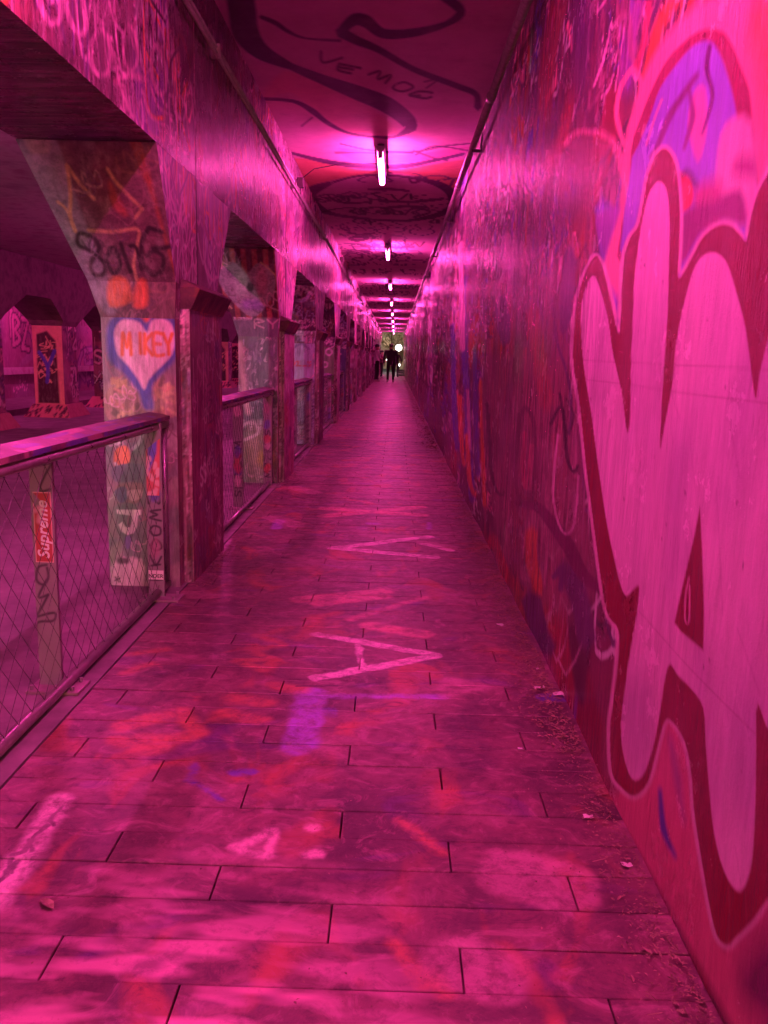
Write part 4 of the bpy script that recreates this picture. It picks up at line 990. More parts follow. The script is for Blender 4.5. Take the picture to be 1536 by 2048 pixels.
for j in range(row0 - 25, nrows):
    y = base_y + j * ROWH
    js = -.116 - .2985 * (j % 3)
    while js > X0: js -= PLEN
    x = js; cuts = []
    while x < WX - .0:
        a, b = max(x, X0) + .002, min(x + PLEN, WX + .012) - .002
        if b - a > .05: cuts.append((a, b))
        x += PLEN
    for a, b in cuts:
        if y > .93 and count < 300:
            o = link("paver", paver_mesh(b - a), pave, (a, y + .002, r2.uniform(-.0015, .0015)))
            o.material_slots[0].link = 'OBJECT'; o.material_slots[0].material = zone_mat(y)
            o.rotation_euler = (r2.uniform(-.003, .003), r2.uniform(-.0015, .0015), r2.uniform(-.001, .001)); count += 1
        else:
            rest.box(a, b, y + .002, y + ROWH - .0025, -.042, r2.uniform(-.002, .001))
o = rest.build("paver", M_PAVE2, pave); o['kind'] = 'stuff'

# ================================================================== FENCES between the columns
def post_face(k, j):
    def f(cv):
        r = random.Random(40 + k * 3 + j); cv.c[:] = (.24, .21, .24)
        xs = -1.35 + (0 if j == 0 else .065)
        if k == 0 and j == 0:
            bk = (.03, .02, .04); q = on_y(3.0)
            for p in ([(62, 935), (92, 930), (80, 955), (70, 985), (92, 982)], [(85, 1135), (68, 1140), (64, 1165), (78, 1175), (88, 1160), (85, 1140)], [(85, 1165), (68, 1200), (88, 1195)], [(88, 1195), (66, 1235), (62, 1222)],
                      [(64, 1240), (100, 1232), (98, 1248), (66, 1252), (64, 1280), (60, 1320)]):
                cv.survey_line(q, p, 5, bk, .003)
        else:
            word(cv, ''.join(r.choice('SOKMZRE') for _ in range(6)), xs + .07, .10, .055, .055, (.03, .02, .04), .011, adv=1.5, ang=math.pi / 2, r=r, jit=.2, curve=False, soft=.003)
            for _ in range(6): cv.blob(xs + .04, r.uniform(.1, .85), .03, .05, r.choice((ROSE, PINK, RED, GREY, BLUE)), .01, .7, 0, r)
    return f
def text_mesh(txt, size, shear=0.0, bold=0.0):
    c = bpy.data.curves.new("lettering", 'FONT'); c.body = txt; c.size = size; c.shear = shear; c.extrude = .0004; c.offset = bold
    c.align_x = 'CENTER'; c.align_y = 'CENTER'; c.resolution_u = 3
    o = bpy.data.objects.new("lettering", c); COL.objects.link(o)
    dg = bpy.context.evaluated_depsgraph_get(); me = bpy.data.meshes.new_from_object(o.evaluated_get(dg))
    bpy.data.objects.remove(o); return me
M_BOARD = plain("painted_rail_board", (.62, .22, .26), (.55, .16, .22), 16, .5, 0, .3, (1, .5, 1), c3=(.10, .05, .42))
M_POST = paint_mat("painted_steel_post", (6, 6, 2), .35, .6, .15, .004, .2, .2)
FL = {0: "nearest wire mesh fence panel, with blue-blotched rail board and a red sticker", 1: "second wire mesh fence panel between the heart column and the foil column",
      2: "third wire mesh fence panel beyond the foil painted column",
      3: "fourth wire mesh fence panel between the lilac column and the green column", 4: "fifth wire mesh fence panel just past the green column with white rings"}
def fence(k):
    ya, yb = (1.05, C0 - .50) if k == 0 else (C0 + CS * (k - 1) + .49, C0 + CS * k - .49)
    t = thing("mesh_fence", FL.get(k, "small distant wire mesh fence panel between two far columns"), "fence", (-1.25, (ya + yb) / 2, 0), "fence panels between the columns")
    loc = t.location.copy()
    def fin(o): o.parent = t; o.location = o.location - loc; return o
    m = MB(); m.hexa([(-1.33, ya, .945), (-1.195, ya, .925), (-1.195, yb, .925), (-1.33, yb, .945), (-1.33, ya, .985), (-1.195, ya, .965), (-1.195, yb, .965), (-1.33, yb, .985)])
    m = Surf()
    A4 = [(-1.315, ya, .962), (-1.205, ya, .945), (-1.205, yb, .945), (-1.315, yb, .962)]; B4 = [(x_, y_, z_ + .020) for x_, y_, z_ in A4]
    def rail_paint(cv, k=k):
        q = random.Random(900 + k); cv.c[:] = (.10, .045, .07); u0, u1, v0, v1 = cv.b
        overtag(cv, 10, .05, q, .006)
        for _ in range(40): cv.blob(q.uniform(u0, u1), q.uniform(v0, v1), *((q.uniform(.03, .16), q.uniform(.01, .05)) if v1 - v0 > u1 - u0 else (q.uniform(.01, .16), q.uniform(.01, .03))), q.choice(((.06, .04, .2), (.12, .06, .09), (.07, .05, .28), (.34, .16, .2), MAROON, (.05, .04, .2))), .006, .95, 0, q)
    m.quad(B4[0], B4[3], B4[2], B4[1], .006 if k == 0 else .03, rail_paint, (1, 0))
    m.quad(A4[1], A4[2], B4[2], B4[1], .005 if k == 0 else .03, rail_paint, (1, 2))
    m.flat(A4 + B4, [(0, 1, 2, 3), (0, 4, 5, 1), (3, 2, 6, 7), (0, 3, 7, 4)], (.4, .16, .2))
    fin(m.build("rail_board", M_POST))
    m = MB(); m.tube([(-1.225, ya, .920), (-1.225, yb, .920)], .019, 10); fin(m.build("top_rail", M_PIPE, smooth=True))
    m = MB(); m.tube([(-1.235, ya, .035), (-1.235, yb, .035)], .021, 10); fin(m.build("bottom_rail", M_PIPE, smooth=True))
    m = MB(); m.tube([(-1.235, yb - .02, .03), (-1.235, yb - .02, .9)], .017, 8); fin(m.build("end_upright", M_PIPE, smooth=True))
    if k > 0:
        m = MB(); m.tube([(-1.235, ya + .02, .03), (-1.235, ya + .02, .9)], .017, 8); fin(m.build("end_upright", M_PIPE, smooth=True))
    # posts: flat bars on base plates
    for j, py in enumerate((C0 - 1.93 + CS * k, C0 - .70 + CS * k)):
        x0 = -1.35 if j == 0 else -1.285
        x1 = x0 + .085
        s = Surf(); s.quad((x0, py, .01), (x1, py, .01), (x1, py, .94), (x0, py, .94), .0045 if k == 0 else (.008 if k == 1 else .03), post_face(k, j), (0, 2))
        s.flat([(x0, py, .01), (x1, py, .01), (x1, py, .94), (x0, py, .94), (x0, py + .02, .01), (x1, py + .02, .01), (x1, py + .02, .94), (x0, py + .02, .94)], [(1, 5, 6, 2), (0, 4, 7, 3), (4, 5, 6, 7)], (.2, .14, .18))
        p = fin(s.build("post", M_POST))
        m = MB(); m.box(x0 - .03, x1 + .09, py - .07, py + .06, .0, .012); bp = m.build("base_plate", M_POST2, bevel=.002); bp.parent = p
        if k < 3:
            for (bx, by) in ((x0 - .01, py - .05), (x1 + .06, py - .05), (x1 + .06, py + .04)):
                m = MB(); m.tube([(bx, by, .012), (bx, by, .03)], .008, 6); bo = m.build("anchor_bolt", M_PIPE); bo.parent = p
    # mesh wires
    cell, r_, zb, ztop = .104, .0013, .04, .915
    A, B = MB(), ya
    x = -1.232; H = ztop - zb; sl = 1.15
    span = H / sl; n = int((yb - ya + span) / cell)
    if k < 9:
        for i in range(n + 1):
            for sg in (1, -1):
                y0 = ya - span + i * cell + (0 if sg == 1 else 0)
                p = (y0, zb) if sg == 1 else (y0, ztop); q = (y0 + span, ztop) if sg == 1 else (y0 + span, zb)
                y_a, y_b = max(p[0], ya), min(q[0], yb)
                if y_b - y_a < .01: continue
                f = lambda yy: p[1] + (q[1] - p[1]) * (yy - p[0]) / span
                A.tube([(x + .002 * sg, y_a, f(y_a)), (x + .002 * sg + rng.uniform(-.004, .004), (y_a + y_b) / 2, f((y_a + y_b) / 2) + rng.uniform(-.006, .006)), (x + .002 * sg, y_b, f(y_b))], r_, 3, caps=False)
        o = fin(A.build("wire_mesh", M_WIRE)); o['kind'] = 'stuff'
        y = ya + .15
        while y < yb and k < 3:
            m = MB(); m.tube([(x - .018, y, .920), (x + .007, y, .943), (x + .030, y, .920), (x + .007, y, .897), (x - .018, y, .920)], .003, 4, caps=False); y += .42
            fin(m.build("tie_wire", M_WIRE))
    if k == 0:
        py = C0 - 1.93
        def st(cv):
            cv.c[:] = (.42, .05, .06); a, b, c, d = cv.b
            for p in ([(a, c), (b, c)], [(a, d), (b, d)], [(a, c), (a, d)], [(b, c), (b, d)]): cv.stroke(p, .006, (.8, .5, .5), .002)
            cv.poly([(a, d), (a + .045, d - .05), (a + .012, d - .075), (a, d - .03)], (.24, .20, .24), .002); cv.stroke([(a + .01, d - .07), (a + .03, d - .06), (a + .02, d - .11)], .02, (.8, .4, .6), .006, .8)
        s = Surf(); a, b = -1.340, -1.272; s.quad((a, py - .003, .505), (b, py - .003, .505), (b, py - .003, .775), (a, py - .003, .775), .0025, st, (0, 2))
        s.flat([(a, py - .003, .505), (b, py - .003, .505), (b, py - .003, .775), (a, py - .003, .775), (a, py - .0005, .505), (b, py - .0005, .505), (b, py - .0005, .775), (a, py - .0005, .775)], [(0, 1, 5, 4), (1, 2, 6, 5), (2, 3, 7, 6), (3, 0, 4, 7)], (.6, .3, .3))
        o = fin(s.build("sticker", M_POST)); o['label'] = "red rectangular sticker with white slanted letters"
        me = text_mesh("Supreme", .062, .25, .0012); me.materials.append(M_WHITE)
        l = link("lettering", me, o); l.matrix_local = Matrix.Translation(((a + b) / 2, py - .0042, .63)) @ Matrix.Rotation(R(-90), 4, 'Y') @ Matrix.Rotation(R(90), 4, 'X')
        py = C0 - .70; a, b = -1.283, -1.203
        m = MB(); m.box(a, b, py - .003, py - .0005, .105, .155); o = fin(m.build("sticker", M_WHITE)); o['label'] = "small white sticker with hand written letters"
        me = text_mesh("NDER", .030, .0, .0004); me.materials.append(M_BLACKP)
        l = link("lettering", me, o); l.matrix_local = Matrix.Translation(((a + b) / 2, py - .0045, .124)) @ Matrix.Rotation(R(90), 4, 'X')
        def st2(cv):
            cv.c[:] = (.62, .12, .14); cv.poly([(-1.275, .66), (-1.225, .78), (-1.215, .90), (-1.25, .93), (-1.27, .82)], (.10, .12, .55), .006)
            for _ in range(12): cv.blob(rng.uniform(-1.28, -1.21), rng.uniform(.56, .76), .012, .02, (.75, .5, .5), .004, .8)
        s = Surf(); s.quad((a + .003, py - .0025, .56), (b - .012, py - .0025, .56), (b - .002, py - .0025, .86), (a + .004, py - .0025, .80), .004, st2, (0, 2))
        o = fin(s.build("sticker", M_POST)); o['label'] = "torn red and blue sticker"
    return t
M_POST2 = plain("dusty_base_plate", (.22, .15, .18), (.36, .26, .30), 14, .5, .2)
for k in range(NCOL): fence(k)

# ================================================================== LAMPS
LL = ["nearest hanging pink tube lamp, largest one above the walkway", "second pink tube lamp along the walkway ceiling", "third pink tube lamp along the walkway ceiling", "fourth pink tube lamp along the walkway ceiling, already small", "fifth pink tube lamp counted from the camera along the ceiling"]
def lamp(x, y, z, ceil, label, group):
    t = thing("tube_lamp", label, "lamp", (x, y, ceil), group)
    dz = z - ceil
    m = MB(); m.tube([(0, -.64, dz), (0, .64, dz)], .028, 12); m.build("glowing_tube", M_TUBE, t, smooth=False)
    m = MB()
    m.hexa([(-.030, -.68, dz + .032), (.030, -.68, dz + .032), (.030, .68, dz + .032), (-.030, .68, dz + .032), (-.050, -.68, dz + .085), (.050, -.68, dz + .085), (.050, .68, dz + .085), (-.050, .68, dz + .085)])
    m.build("housing", M_HOUS, t)
    for s in (-1, 1):
        m = MB(); m.box(-.024, .024, s * .662 - .018, s * .662 + .018, dz - .028, dz + .033); m.build("end_cap", M_HOUS, t, bevel=.003)
        m = MB(); m.tube([(0, s * .45, dz + .084), (0, s * .45, -.012)], .009, 6); m.box(-.035, .035, s * .45 - .035, s * .45 + .035, -.014, -.001); m.build("bracket", M_DARKMET, t)
    return t
LZ = 3.27
proto = None
for k in range(-2, 9):
    y = LAMP0 + LAMPS * k
    lb = LL[k] if 0 <= k < 5 else ("pink tube lamp on the ceiling just above the photographer" if k == -1 else "pink tube lamp on the ceiling behind the photographer" if k < 0 else "small distant pink tube lamp in the far part of the ceiling row")
    if proto is None: proto = lamp(-.20, y, LZ, CEIL, lb, "pink tube lamps along the walkway ceiling"); continue
    c = copy_tree(proto); c.location = (-.20 + .006 * k, y, CEIL); c['label'] = lb
    if k == -1:      # same tube, strength boosted to brighten the wall beside the camera
        for ch in c.children:
            if ch.name.startswith('glowing_tube'): ch.material_slots[0].link = 'OBJECT'; ch.material_slots[0].material = M_TUBE0
M_TUBE3 = emit("glowing_far_tube", (1, .052, .42), 260)
M_TUBE2 = emit("glowing_street_tube", (1, .052, .42), 340)
for k in range(-2, 9):
    y = LAMP0 + LAMPS * k - 3.0
    c = copy_tree(proto); c.location = (-2.6, y, 3.16); c['label'] = "pink tube lamp under the road ceiling hidden behind the arcade beam"; c['group'] = "pink tube lamps above the road"
    for ch in c.children:
        if ch.name.startswith('glowing_tube'): ch.material_slots[0].link = 'OBJECT'; ch.material_slots[0].material = M_TUBE2
for k in range(-2, 9):
    c = copy_tree(proto); c.location = (-9.7, LAMP0 + LAMPS * k, 3.16); c['label'] = "pink tube lamp above the far pavement hidden behind the far beam"; c['group'] = "pink tube lamps above the far pavement"
    for ch in c.children:
        if ch.name.startswith('glowing_tube'): ch.material_slots[0].link = 'OBJECT'; ch.material_slots[0].material = M_TUBE3
# ================================================================== PIPES
pr = thing("ceiling_pipe", "long straight metal pipe under the ceiling beside the right wall", "pipe", (.62, 0, 3.1))
m = MB(); m.tube([(0, -3, .0), (0, 20, 0), (0, END, 0)], .028, 12); m.build("pipe_run", M_PIPE, pr, smooth=True)
y = .2
while y < END:
    m = MB(); m.tube([(0, y - .04, 0), (0, y + .04, 0)], .034, 12); m.build("coupling", M_PIPE, pr, smooth=True); y += 3.0
y = 7.55 - 3.75
while y < END:
    m = MB(); m.box(-.01, .078, y - .012, y + .012, -.052, -.030); m.box(.062, .078, y - .03, y + .03, -.052, .10); m.build("wall_bracket", M_DARKMET, pr); y += 3.75
pl = thing("conduit_pair", "pair of thin electrical conduits along the top of the left beam", "conduit", (-1.115, 0, 3.06))
for dx, dz in ((0, 0), (-.012, .055)):
    m = MB(); m.tube([(dx, -3, dz), (dx, END, dz)], .013, 8); m.build("conduit", M_PIPE, pl, smooth=True)
for k in range(9):
    y = LAMP0 + LAMPS * k + .45
    m = MB(); m.box(-.035, .035, y - .05, y + .05, .10, .20); m.build("junction_box", M_DARKMET, pl, bevel=.004)
    m = MB(); m.tube([(.02, y, .2), (.15, y, .30), (.4, y - .02, .345), (.86, y - .1, .350)], .006, 5); m.build("cable", M_DARKMET, pl, smooth=True)
    m = MB(); m.tube([(0, y, .1), (.004, y + .02, .03)], .009, 5); m.build("drop_pipe", M_DARKMET, pl)
y = 1.5
while y < 40:
    m = MB(); m.box(-.042, .015, y - .004, y + .004, -.015, .07); m.build("clip", M_PIPE, pl); y += 3.9

# ================================================================== ROAD SIDE: opposite columns, beam, wall, ceiling
m = MB(); m.box(-11.4, BX - .003, -14, END, 3.18, 3.5)
for i in range(12):
    y = 3 + i * 6.0
o = m.build("road_ceiling", M_CONC); o['kind'] = 'structure'
def street_paint(seed, pal, size, n, base):
    def f(cv):
        r = random.Random(seed); cv.c[:] = base; graffiti(cv, n, pal, size, r, light=((.5, .3, .4), PINK, ROSE))
    return f
s = Surf()
fw = thing("far_wall", "graffiti covered wall on the far side of the road", "wall", (-11.2, 30, 0))
s.quad((-11.2, -10, -.14), (-11.2, 60, -.14), (-11.2, 60, 3.18), (-11.2, -10, 3.18), .05, street_paint(9, [MAROON, DPURP, (.25, .1, .2), ROSE, (.3, .2, .3)], 1.0, 200, (.24, .10, .17)), (1, 2))
o = s.build("wall_face", M_STREET); o.parent = fw; o.location = (11.2, -30, 0)
m = MB(); m.box(.0, .16, -40, 30, .55, .75); m.build("ledge", M_CONC, fw)
m = MB(); m.box(-.3, -.004, -44, 32, -.3, 3.5); m.build("wall_back", M_CONC, fw)
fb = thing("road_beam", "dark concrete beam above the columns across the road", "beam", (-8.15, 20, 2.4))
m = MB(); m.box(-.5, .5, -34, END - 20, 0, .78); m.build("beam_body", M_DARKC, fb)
FC = {1: "pale edged column across the road with pink scribbles and a blue letter Y"}
for k in range(-1, 12):
    y = 19.7 + CS * (k - 1)
    t = thing("road_column", FC.get(k, "tagged column across the road, small in the distance between the near columns"), "column", (-8.15, y, ROAD), "columns across the road")
    def face(cv, k=k):
        r = random.Random(70 + k)
        if k == 1 or k in (6, 7):
            cv.c[:] = (.80, .34, .34); u0, u1, v0, v1 = cv.b
            cv.poly([(u0 + .07, v0 + .02), (u1 - .12, v0 + .02), (u1 - .15, v1 - .35), (u0 + .35, v1 - .12), (u0 + .1, v1 - .2)], (.05, .015, .03), .02)
            for _ in range(40):
                a, b = r.uniform(u0 + .1, u1 - .12), r.uniform(v0 + .45, v1 - .3)
                cv.stroke([(a, b), (a + r.uniform(-.1, .1), b + r.uniform(-.1, .1)), (a + r.uniform(-.12, .12), b + r.uniform(-.12, .12))], .02, (.78, .42, .30), .008)
            if k == 1:
                cx = (u0 + u1) / 2
                cv.stroke([(cx - .2, v1 - .62), (cx - .02, v1 - .95), (cx - .05, v1 - 1.3)], .09, (.06, .06, .5), .01); cv.stroke([(cx + .16, v1 - .58), (cx + .06, v1 - .8), (cx - .02, v1 - .95)], .09, (.06, .06, .5), .01)
        else: cv.c[:] = (.3, .1, .18); graffiti(cv, 20, [MAROON, ROSE, DPURP], .4, r)
    x0, x1 = -8.50, -7.80; f, b = y, y + .9; z0, zt = ROAD + .30, 1.84
    s = Surf(); s.quad((x0, f, z0), (x1, f, z0), (x1, f, zt), (x0, f, zt), .02 if k < 3 else .05, face, (0, 2))
    s.quad((x1, f, z0), (x1, b, z0), (x1, b, zt), (x1, f, zt), .04, street_paint(200 + k, [MAROON, ROSE, DPURP], .4, 20, (.3, .1, .18)), (1, 2))
    s.flat([(x0, f, z0), (x1, f, z0), (x1, f, zt), (x0, f, zt), (x0, b, z0), (x1, b, z0), (x1, b, zt), (x0, b, zt)], [(0, 4, 7, 3), (4, 5, 6, 7)], (.3, .12, .2))
    o = s.build("shaft", M_STREET); o.parent = t; o.location = (8.15, -y, -ROAD)
    m = MB()
    m.hexa([(-.35, 0, zt - ROAD), (.35, 0, zt - ROAD), (.35, .9, zt - ROAD), (-.35, .9, zt - ROAD), (-.42, -.06, zt - ROAD + .12), (.42, -.06, zt - ROAD + .12), (.42, .96, zt - ROAD + .12), (-.42, .96, zt - ROAD + .12)])
    m.hexa([(-.42, -.06, zt - ROAD + .12), (.42, -.06, zt - ROAD + .12), (.42, .96, zt - ROAD + .12), (-.42, .96, zt - ROAD + .12), (-.5, -.9, 2.4 - ROAD), (.5, -.9, 2.4 - ROAD), (.5, 1.8, 2.4 - ROAD), (-.5, 1.8, 2.4 - ROAD)])
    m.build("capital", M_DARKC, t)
    def bp(cv, k=k):
        cv.c[:] = (.62, .2, .24); r = random.Random(k)
        for _ in range(30):
            a, b = r.uniform(*cv.b[:2]), r.uniform(*cv.b[2:]); cv.stroke([(a, b), (a + .06, b + .05), (a + .02, b - .04)], .03, (.06, .02, .04), .01)
    s = Surf(); s.quad((-8.7, y - .25, ROAD), (-7.6, y - .25, ROAD), (-7.75, y - .02, z0), (-8.55, y - .02, z0), .03, bp, (0, 2))
    s.flat([(-7.6, y - .25, ROAD), (-7.6, y + 1.1, ROAD), (-7.75, y + .95, z0), (-7.75, y - .02, z0), (-8.55, y - .02, z0), (-8.55, y + .95, z0), (-8.7, y - .25, ROAD), (-8.7, y + 1.1, ROAD)], [(0, 1, 2, 3), (3, 2, 5, 4), (6, 7, 5, 4)], (.45, .15, .2))
    o = s.build("base", M_STREET); o.parent = t; o.location = (8.15, -y, -ROAD)

# ================================================================== OUTSIDE beyond the far mouth
fl = thing("flood_light", "bright white floodlight on a pole outside the far end of the tunnel", "lamp", (.34, 84, -.03))
m = MB(); m.tube([(0, .1, 0), (0, .1, 2.4)], .05, 8); m.build("pole", M_DARKMET, fl)
m = MB(); m.tube([(0, .12, 2.33), (0, -.02, 2.33)], [.20, .34], 20); m.build("housing", M_DARKMET, fl)
m = MB(); m.tube([(0, -.03, 2.33), (0, -.05, 2.33)], .31, 20); m.build("lens", M_FLOOD, fl)
bd = thing("end_building", "dim grey building beyond the far tunnel mouth with a pale panel", "building", (0, 104, -.03))
m = MB(); m.box(-12, 9, 0, 8, 0, 7.5); m.build("wall", M_BRICK, bd)
m = MB(); m.hexa([(-1.45, -.12, 2.9), (-.35, -.12, 2.6), (-.35, -.02, 2.6), (-1.45, -.02, 2.9), (-1.5, -.12, 3.7), (-.75, -.12, 3.9), (-.75, -.02, 3.9), (-1.5, -.02, 3.7)]); m.build("sign_panel", M_SIGN, bd)
for x in (-3.4, -1.3, .5, 2.2):
    m = MB(); m.box(x, x + .9, -.06, -.004, .9, 2.3); w = m.build("window", M_DARKMET, bd); m = MB(); m.box(x + .06, x + .84, -.075, -.062, .96, 2.24); p = m.build("pane", M_CRATE, bd); p.parent = w
m = MB(); m.box(-12.2, 9.2, -.2, 8.2, 7.5, 7.8); m.build("roof", M_CONC, bd)
def tree(x, y, h, seed, label):
    r = random.Random(seed)
    t = thing("bare_tree", label, "tree", (x, y, -.03)); m = MB()
    m.tube([(0, 0, 0), (.06, 0, h * .4), (-.05, .05, h * .8)], [.16, .12, .06], 7)
    for i in range(9):
        z = h * r.uniform(.3, .8); an = r.uniform(0, 6.28); L = h * r.uniform(.2, .4)
        m.tube([(0, 0, z), (L * .5 * math.cos(an), L * .5 * math.sin(an), z + L * .5), (L * math.cos(an), L * math.sin(an), z + L * .8)], [.05, .03, .012], 5)
    m.build("trunk", M_BARK, t); m = MB()
    for i in range(700):
        an = r.uniform(0, 6.28); q = h * .45 * r.random() ** .5; z = h * r.uniform(.45, 1.05); c = Vector((q * math.cos(an), q * math.sin(an), z)); e = Vector((r.uniform(-1, 1), r.uniform(-1, 1), r.uniform(-1, 1))) * .13; g = Vector((r.uniform(-1, 1), r.uniform(-1, 1), r.uniform(-1, 1))) * .13
        n_ = len(m.v); m.v += [tuple(c - e), tuple(c + g), tuple(c + e)]; m.f.append((n_, n_ + 1, n_ + 2)); m.m.append(0)
    m.build("crown", M_FOLI, t)
tree(-.4, 93, 5.2, 3, "grey-green tree left of the floodlight outside the tunnel mouth"); tree(1.5, 96, 5.8, 5, "taller grey-green tree right of the floodlight outside the tunnel mouth")
for (x, z, lab) in ((-.75, .95, "small low white lamp on a post left of the walking person"), (.42, .55, "tiny white lamp on a short post near the crate")):
    t = thing("post_lamp", lab, "lamp", (x, 79.5, 0)); m = MB(); m.tube([(0, 0, 0), (0, 0, z)], .03, 6); m.build("post", M_DARKMET, t); m = MB(); m.tube([(0, 0, z), (0, 0, z + .22)], .07, 8); m.build("lamp_head", M_FAINT, t)

# ================================================================== PEOPLE
def person(loc, rz, label, joints, cols, hairlen=0.0, scale=1.0):
    t = thing("person", label, "person", loc, rz=rz)
    names = list(joints); vid = {n: i for i, n in enumerate(names)}
    bones = [("pelvis", "belly", 's'), ("belly", "chest", 's'), ("chest", "neck", 's'), ("neck", "jaw", 'k'), ("jaw", "crown", 'k')]
    for a in ('l', 'r'):
        bones += [("chest", a + "sho", 's'), (a + "sho", a + "elb", 's'), (a + "elb", a + "wri", cols.get('arm', 's')), (a + "wri", a + "palm", 'k'), (a + "palm", a + "fin", 'k'), (a + "palm", a + "thu", 'k'),
                  ("pelvis", a + "hip", 'p'), (a + "hip", a + "kne", 'p'), (a + "kne", a + "ank", 'p'), (a + "ank", a + "heel", 'h'), (a + "ank", a + "toe", 'h')]
    me = bpy.data.meshes.new("body")
    me.from_pydata([Vector(joints[n][:3]) * scale for n in names], [(vid[a], vid[b]) for a, b, c in bones], [])
    o = link("body", me, t); sk = o.modifiers.new("skin", 'SKIN'); ss = o.modifiers.new("sub", 'SUBSURF'); ss.levels = 1; ss.render_levels = 1
    for n in names:
        v = me.skin_vertices[0].data[vid[n]]; q = joints[n][3] * scale; q2 = (joints[n][4] if len(joints[n]) > 4 else joints[n][3]) * scale
        v.radius = (q, q2); v.use_root = (n == "pelvis")
    dg = bpy.context.evaluated_depsgraph_get(); new = bpy.data.meshes.new_from_object(o.evaluated_get(dg))
    o.modifiers.clear(); o.data = new; new.name = "body"
    order = ['s', 'p', 'k', 'h']; new.materials.clear()
    for q in order: new.materials.append(cols[q])
    P = {n: Vector(joints[n][:3]) * scale for n in names}
    for f in new.polygons:
        c = f.center; best = (9, 's')
        for a, b, k in bones:
            ba = P[b] - P[a]; u = max(0, min(1, (c - P[a]).dot(ba) / max(ba.length_squared, 1e-9))); d = (c - P[a] - ba * u).length - (joints[a][3] * (1 - u) + joints[b][3] * u) * scale
            if d < best[0]: best = (d, k)
        f.material_index = order.index(best[1]); f.use_smooth = True
    # hair: cap over the back and top of the head
    b = bmesh.new(); bmesh.ops.create_icosphere(b, subdivisions=2, radius=1)
    c = P["crown"]; j = P["jaw"]; mid = (c * .6 + j * .4)
    for v in b.verts:
        q = v.co.copy(); down = .135 if (q.y < .1) else .10
        v.co = Vector((mid.x + q.x * .108 * scale, mid.y - .018 + q.y * .122 * scale, mid.z + .028 + q.z * (.118 if q.z > 0 else .05 + hairlen) * scale))
    hm = bpy.data.meshes.new("hair"); b.to_mesh(hm); b.free(); hm.materials.append(M_HAIR)
    for f in hm.polygons: f.use_smooth = True
    link("hair", hm, t)
    return t
def stand(stride=.0, arms=.06, bulk=1.0, bend=None):
    J = dict(pelvis=(0, 0, .95, .15 * bulk, .11 * bulk), belly=(0, 0, 1.12, .15 * bulk, .115 * bulk), chest=(0, .01, 1.36, .17 * bulk, .12 * bulk), neck=(0, .01, 1.50, .065, .06), jaw=(0, .03, 1.60, .08, .085), crown=(0, .02, 1.72, .085, .09))
    for a, s in (('l', -1), ('r', 1)):
        sw = stride * s
        J[a + 'sho'] = (s * .19 * bulk, 0, 1.43, .075); J[a + 'elb'] = (s * (.25 + arms), -.03 - sw * .3, 1.13, .055)
        J[a + 'wri'] = (s * (.24 + arms), .06 - sw * .4, .90, .036); J[a + 'palm'] = (s * (.235 + arms), .08 - sw * .4, .82, .036, .02); J[a + 'fin'] = (s * (.22 + arms), .10 - sw * .4, .74, .024, .014); J[a + 'thu'] = (s * (.21 + arms), .12 - sw * .4, .80, .013)
        J[a + 'hip'] = (s * .095, 0, .88, .105); J[a + 'kne'] = (s * .12, .02 + sw * .5, .50, .072); J[a + 'ank'] = (s * .13, -.02 + sw, .10, .052); J[a + 'heel'] = (s * .13, -.07 + sw, .045, .045); J[a + 'toe'] = (s * .145, .14 + sw, .035, .045, .03)
    return J
person((-.22, 44.9, 0), 0, "person in dark jacket and dark trousers walking away down the middle of the walkway", stand(.13, .07, 1.32), dict(s=M_CLOT, p=M_CLOD, k=M_SKIN, h=M_SHOE), scale=1.13)
J = stand(.02, .0, 1.0)
J['lelb'] = (-.22, .12, 1.14, .05); J['lwri'] = (-.12, .30, 1.12, .034); J['lpalm'] = (-.08, .36, 1.13, .034, .02); J['lfin'] = (-.05, .42, 1.15, .022, .014); J['lthu'] = (-.06, .37, 1.18, .013)
J['relb'] = (.23, .10, 1.12, .05); J['rwri'] = (.13, .29, 1.08, .034); J['rpalm'] = (.09, .35, 1.08, .034, .02); J['rfin'] = (.05, .41, 1.09, .022, .014); J['rthu'] = (.07, .36, 1.13, .013)
person((-.97, 45.3, 0), R(-75), "person in pale pink tee and dark trousers standing by the left columns facing right", J, dict(s=M_TEE, p=M_CLOD, k=M_SKIN, h=M_SHOE, arm='k'), scale=1.12)
person((.10, 57.0, 0), R(8), "person in dark brown jacket partly behind the walking person, right of centre", stand(.08, .08, 1.08), dict(s=M_CLOT, p=M_CLOD, k=M_SKIN, h=M_CLOD), scale=1.02)
person((-.84, 54.0, 0), R(-100), "person with bare pink-lit arms standing behind the one in the pale tee", J, dict(s=M_LEDGE, p=M_CLOD, k=M_SKIN2, h=M_SHOE, arm='k'), scale=.98)
cr = thing("crate", "small dark open crate on the walkway floor right of the people", "crate", (.42, 62, 0))
for z in (.02, .17, .32):
    for (a, b, c, d) in ((-.26, .26, -.2, -.18), (-.26, .26, .18, .2), (-.28, -.26, -.2, .2), (.26, .28, -.2, .2)):
        m = MB(); m.box(a, b, c, d, z, z + .11); m.build("slat", M_CRATE, cr)
m = MB(); m.box(-.25, .25, -.17, .17, .012, .03); m.build("floor_board", M_CRATE, cr)

